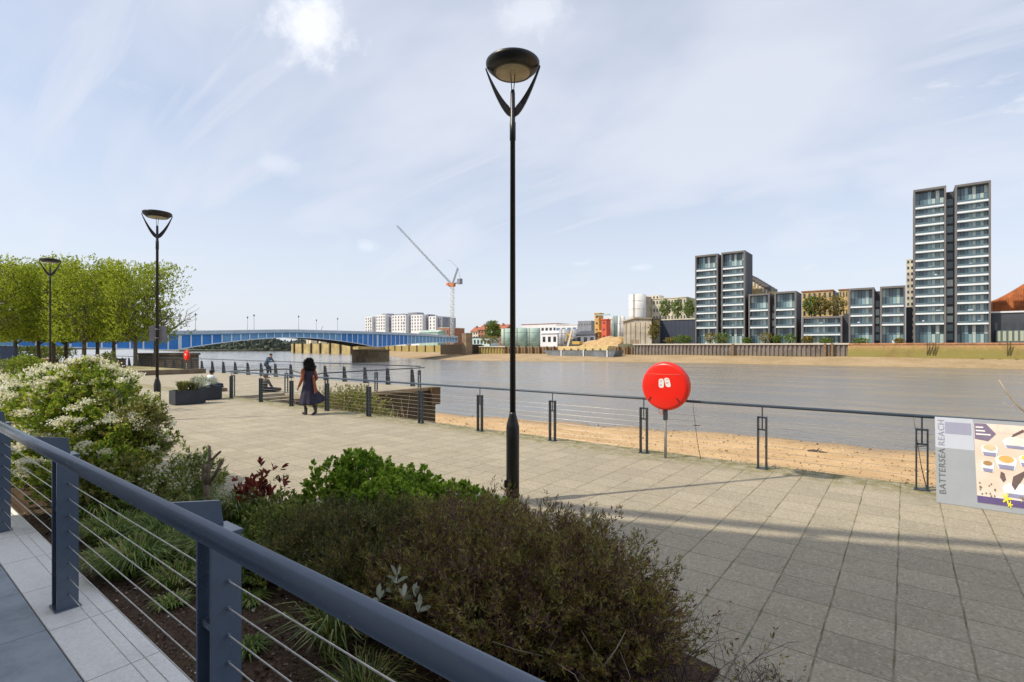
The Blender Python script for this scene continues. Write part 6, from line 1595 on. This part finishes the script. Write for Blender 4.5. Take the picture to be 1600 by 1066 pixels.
# woman walking away along the railing: faces +y locally
p = on_z(482, 648)
wo = empty('person', (p.x, p.y, 0.0), R(92), 'woman with bushy black hair, rust sleeves and a dark dress, walking away along the railing', 'person')
b = MB()
H = 1.60
b.capsule((0, 0, 0.93), (0, 0.02, 1.20), 0.125, 0.125); b.capsule((-0.05, 0.02, 1.30), (0.05, 0.02, 1.30), 0.12, 0.12); b.capsule((-0.145, 0.02, 1.375), (0.145, 0.02, 1.375), 0.055, 0.055)
b.capsule((0, 0.02, 1.36), (0, 0.03, 1.49), 0.055, 0.05); head(b, (0, 0.04, 1.565), (0, 1, 0), s=0.98)
for s, ky, kz, ay, az in ((-1, 0.10, 0.50, 0.03, 0.11), (1, 0.0, 0.47, -0.24, 0.16)):
    hp_ = (s*0.085, 0, 0.88); kn = (s*0.085, ky, kz); an = (s*0.075, ay, az)
    b.capsule(hp_, kn, 0.095, 0.060); b.capsule(kn, an, 0.058, 0.036); b.capsule(an, (an[0], an[1]+0.01, an[2]-0.04), 0.036, 0.034)
arms = {-1: ((-0.185, 0.0, 1.36), (-0.255, -0.05, 1.10), (-0.295, 0.06, 0.87)), 1: ((0.185, 0.0, 1.36), (0.27, -0.02, 1.12), (0.235, 0.16, 0.93))}
for s, (a, e, w_) in arms.items():
    b.capsule(a, e, 0.046, 0.036); b.capsule(e, w_, 0.036, 0.024)
    hand(b, w_, Vector(w_)-Vector(e), (0, 1, 0), (-s, 0, 0))
body = skin_of(b, 'body', M_skin_d, wo, 0.0095, 2); eyes((0, 0.04, 1.565), (0, 1, 0), body)
c = MB()
for s, (a, e, w_) in arms.items(): c.capsule(a, e, 0.062, 0.052); c.capsule(e, Vector(e).lerp(Vector(w_), 0.86), 0.052, 0.040)
c.capsule((-0.15, 0.01, 1.37), (0.15, 0.01, 1.37), 0.075, 0.075)
skin_of(c, 'cardigan', M_rust, wo, 0.014)
c = MB(); c.capsule((0, 0.01, 1.0), (0, 0.01, 1.30), 0.150, 0.150); c.capsule((-0.09, 0.0, 1.33), (0.09, 0.0, 1.33), 0.10, 0.10); c.capsule((0, 0, 0.92), (0, 0.01, 1.05), 0.165, 0.14)
skin_of(c, 'bodice', M_ndress, wo, 0.014)
sk = MB(); sk.smooth = True; n = 48; rows = 14; vs = []
for j in range(rows):
    u = j/(rows-1); z = 0.98 - 0.60*u
    for i in range(n):
        a = 2*math.pi*i/n; fold = 1 + 0.07*u*math.sin(a*9 + 1.5*u) + 0.04*u*math.sin(a*4+2)
        rx, ry = 0.165 + 0.13*u, 0.145 + 0.14*u
        x, y = math.cos(a)*rx*fold, math.sin(a)*ry*fold - 0.03*u
        blow = max(0, math.cos(a - R(-20)))**2*0.27*u**1.7                # the hem blows out to the right
        vs.append((x + blow, y - blow*0.35, z + (0.07*blow/0.27 if u > 0.5 else 0) - 0.05*(1-max(0, math.cos(a)))*u))
sk.add(vs, [(j*n+i, (j+1)*n+i, (j+1)*n+(i+1) % n, j*n+(i+1) % n) for j in range(rows-1) for i in range(n)])
so = sk.build('skirt', M_ndress, wo); sm2 = so.modifiers.new('solid', 'SOLIDIFY'); sm2.thickness = 0.006
pn = MB(); pn.slab([(0.02, -0.166, 1.20), (0.10, -0.158, 1.18), (0.11, -0.30, 0.72), (0.00, -0.31, 0.66)], (0, -0.012, 0)); pn.build('rust_panel', M_rust, wo)
h_ = MB(); h_.ball((0, 0.0, 1.59), (0.122, 0.118, 0.13), 16, 10); h_.ball((0, -0.06, 1.53), (0.130, 0.09, 0.11), 16, 10); h_.ball((0.05, -0.07, 1.46), (0.12, 0.09, 0.09)); h_.ball((-0.06, -0.06, 1.47), (0.11, 0.09, 0.09)); h_.ball((0.02, -0.02, 1.66), (0.09, 0.09, 0.07))
ho = skin_of(h_, 'hair', M_hair, wo, 0.016, 1)
P = np.array([v.co for v in ho.data.vertices]); idx = rng.choice(len(P), 900); Pn = P[idx]; ctr = Pn - np.array([0, 0, 1.57])
np_mesh('hair_wisps', sprigs(Pn - unit(ctr)*0.01, unit(ctr) + 0.8*rng.normal(size=ctr.shape), 0.03, 4, 0.055, 0.010), 4, M_hair, ho)
M_boot = plain('dark_boot', (0.03, 0.035, 0.04), 0.5)
for s, ay, az, ti in ((-1, 0.03, 0.09, 0), (1, -0.24, 0.14, 0.45)):
    c = MB(); x = s*0.078; ft = Vector((0, math.cos(ti), -math.sin(ti)))
    c.capsule((x, ay-0.01, az+0.10), (x, ay-0.01, az-0.01), 0.052, 0.046); c.capsule(Vector((x, ay-0.03, az-0.045)), Vector((x, ay-0.03, az-0.045)) + ft*0.17, 0.043, 0.034)
    skin_of(c, 'boot', M_boot, wo, 0.010, 1)

# man leaning on the farther railing
p = at_d(416, 590, 34.2)
mn = empty('person', (p.x, p.y, 0), R(-62), 'man in a blue jacket leaning on the farther railing, one knee bent', 'person')   # faces +y locally
b = MB(); b.capsule((0, 0.0, 0.93), (0, 0.14, 1.18), 0.12, 0.12); b.capsule((0, 0.14, 1.2), (0, 0.22, 1.32), 0.13, 0.12); b.capsule((-0.16, 0.24, 1.37), (0.16, 0.24, 1.37), 0.06, 0.06)
b.capsule((0, 0.25, 1.38), (0, 0.32, 1.47), 0.055, 0.052); head(b, (0, 0.35, 1.53), (0, 1, -0.2), s=1.0)
b.capsule((-0.09, 0, 0.9), (-0.10, 0.05, 0.48), 0.10, 0.065); b.capsule((-0.10, 0.05, 0.48), (-0.10, 0.0, 0.09), 0.06, 0.038)
b.capsule((0.09, 0.02, 0.9), (0.11, 0.36, 0.72), 0.10, 0.065); b.capsule((0.11, 0.36, 0.72), (0.10, 0.40, 0.36), 0.06, 0.038)
AR = {-1: ((-0.19, 0.24, 1.34), (-0.22, 0.40, 1.10), (-0.10, 0.60, 1.12)), 1: ((0.19, 0.24, 1.34), (0.22, 0.42, 1.11), (0.06, 0.62, 1.12))}
for s, (a, e, w_) in AR.items(): b.capsule(a, e, 0.05, 0.04); b.capsule(e, w_, 0.038, 0.028); hand(b, w_, Vector(w_)-Vector(e), (0, 0, 1), (-s, 0, 0))
body = skin_of(b, 'body', M_skin_l, mn, 0.011, 2); eyes((0, 0.35, 1.53), (0, 1, -0.2), body)
M_jkt = plain('blue_grey_jacket', (0.07, 0.11, 0.18), 0.85, var=0.15, scale=9); M_trs = plain('dark_blue_trousers', (0.020, 0.028, 0.055), 0.85)
c = MB(); c.capsule((0, 0.0, 0.98), (0, 0.13, 1.2), 0.145, 0.145); c.capsule((-0.05, 0.2, 1.3), (0.05, 0.2, 1.3), 0.14, 0.14); c.capsule((-0.16, 0.24, 1.36), (0.16, 0.24, 1.36), 0.08, 0.08)
for s, (a, e, w_) in AR.items(): c.capsule(a, e, 0.068, 0.056); c.capsule(e, Vector(e).lerp(Vector(w_), 0.9), 0.054, 0.042)
skin_of(c, 'jacket', M_jkt, mn, 0.015)
c = MB(); c.capsule((-0.05, 0, 0.93), (0.05, 0, 0.93), 0.13, 0.13)
c.capsule((-0.09, 0, 0.9), (-0.10, 0.05, 0.48), 0.115, 0.082); c.capsule((-0.10, 0.05, 0.48), (-0.10, 0.0, 0.12), 0.08, 0.06); c.capsule((0.09, 0.02, 0.9), (0.11, 0.36, 0.72), 0.115, 0.082); c.capsule((0.11, 0.36, 0.72), (0.10, 0.40, 0.40), 0.08, 0.06)
skin_of(c, 'trousers', M_trs, mn, 0.015)
for x, y, z in ((-0.10, 0.0, 0.045), (0.10, 0.40, 0.31)): c = MB(); c.capsule((x, y-0.04, z), (x, y+0.17, z), 0.045, 0.036); skin_of(c, 'shoe', M_boot, mn, 0.011, 1)
MB().ball((0, 0.34, 1.575), (0.09, 0.105, 0.085), 14, 9).build('hair', M_hair, mn)

# person sitting cross-legged on the platform
def seated(name, loc, rz, label, mt, mh, bag=None, knees=0.28):
    t = empty('person', loc, rz, label, 'person')
    b = MB(); b.capsule((0, 0, 0.12), (0, 0.03, 0.38), 0.13, 0.12); b.capsule((0, 0.03, 0.38), (0, 0.07, 0.50), 0.125, 0.12); b.capsule((-0.15, 0.07, 0.555), (0.15, 0.07, 0.555), 0.058, 0.058)
    b.capsule((0, 0.08, 0.56), (0, 0.10, 0.67), 0.053, 0.05); head(b, (0, 0.12, 0.735), (0, 1, -0.1))
    for s in (-1, 1):
        b.capsule((s*0.10, 0.02, 0.11), (s*0.40, 0.34, 0.15), 0.09, 0.06); b.capsule((s*0.40, 0.34, 0.15), (-s*0.05, 0.46, 0.07), 0.058, 0.04); b.capsule((-s*0.05, 0.46, 0.06), (-s*0.20, 0.50, 0.05), 0.036, 0.03)
        a, e, w_ = (s*0.18, 0.07, 0.53), (s*0.27, 0.16, 0.30), (s*0.20, 0.36, 0.22)
        b.capsule(a, e, 0.048, 0.04); b.capsule(e, w_, 0.038, 0.027); hand(b, w_, (0, 1, -0.2), (-s, 0, 0), (0, 0, -1))
    body = skin_of(b, 'body', M_skin_l if mh != M_hair else M_skin_d, t, 0.011, 2); eyes((0, 0.12, 0.735), (0, 1, -0.1), body)
    c = MB(); c.capsule((0, 0, 0.15), (0, 0.03, 0.36), 0.165, 0.150); c.capsule((-0.06, 0.06, 0.48), (0.06, 0.06, 0.48), 0.135, 0.135); c.capsule((-0.15, 0.07, 0.545), (0.15, 0.07, 0.545), 0.08, 0.08)
    for s in (-1, 1): c.capsule((s*0.18, 0.07, 0.53), (s*0.27, 0.16, 0.30), 0.068, 0.056); c.capsule((s*0.27, 0.16, 0.30), (s*0.205, 0.33, 0.23), 0.054, 0.044)
    skin_of(c, 'top', mt, t, 0.015)
    c = MB()
    for s in (-1, 1): c.capsule((s*0.08, 0.0, 0.12), (s*0.40, 0.34, 0.15), 0.112, 0.08); c.capsule((s*0.40, 0.34, 0.15), (-s*0.03, 0.46, 0.085), 0.078, 0.06)
    skin_of(c, 'trousers', M_trs, t, 0.015)
    for s in (-1, 1): c = MB(); c.capsule((s*0.05, 0.47, 0.05), (s*0.24, 0.52, 0.05), 0.04, 0.035); skin_of(c, 'shoe', M_boot, t, 0.011, 1)
    MB().ball((0, 0.105, 0.77), (0.092, 0.105, 0.10), 14, 9).build('hat' if mh != M_hair else 'hair', mh, t)
    return t
p = on_z(412, 613.5)
seated('person', (p.x, p.y, 0), R(25), 'person in a dark olive padded jacket and hat, sitting cross-legged behind the railing', plain('olive_jacket', (0.040, 0.048, 0.038), 0.8, var=0.2, scale=10), plain('grey_cap', (0.10, 0.09, 0.09), 0.8))
p = on_z(408, 613)
bg_ = MB(); bg_.capsule((-0.35, 0, 0.12), (0.35, 0.0, 0.10), 0.12, 0.09)
p2 = on_z(424, 612); o = skin_of(bg_, 'bag', plain('dark_red_bag', (0.06, 0.02, 0.022), 0.7), None, 0.015, 1); o.location = (p2.x, p2.y, 0.0); o.rotation_euler = (0, 0, R(60)); tag(o, 'dark soft bag lying by the person sitting cross-legged', 'bag')
p = at_d(327, 604, 24.0)
seated('person', (p.x, p.y, 0.16), R(10), 'dark-haired person in a pale shirt sitting behind the farther planter', plain('pale_blue_shirt', (0.58, 0.66, 0.70), 0.85, var=0.08), M_hair)
o = MB().box(-0.5, 0.5, -0.3, 0.6, 0, 0.155).build('step_block', M_kb, None, bevel=0.01); o.location = (p.x, p.y, 0); tag(o, 'low stone block the pale-shirted person is sitting on', 'stone block')
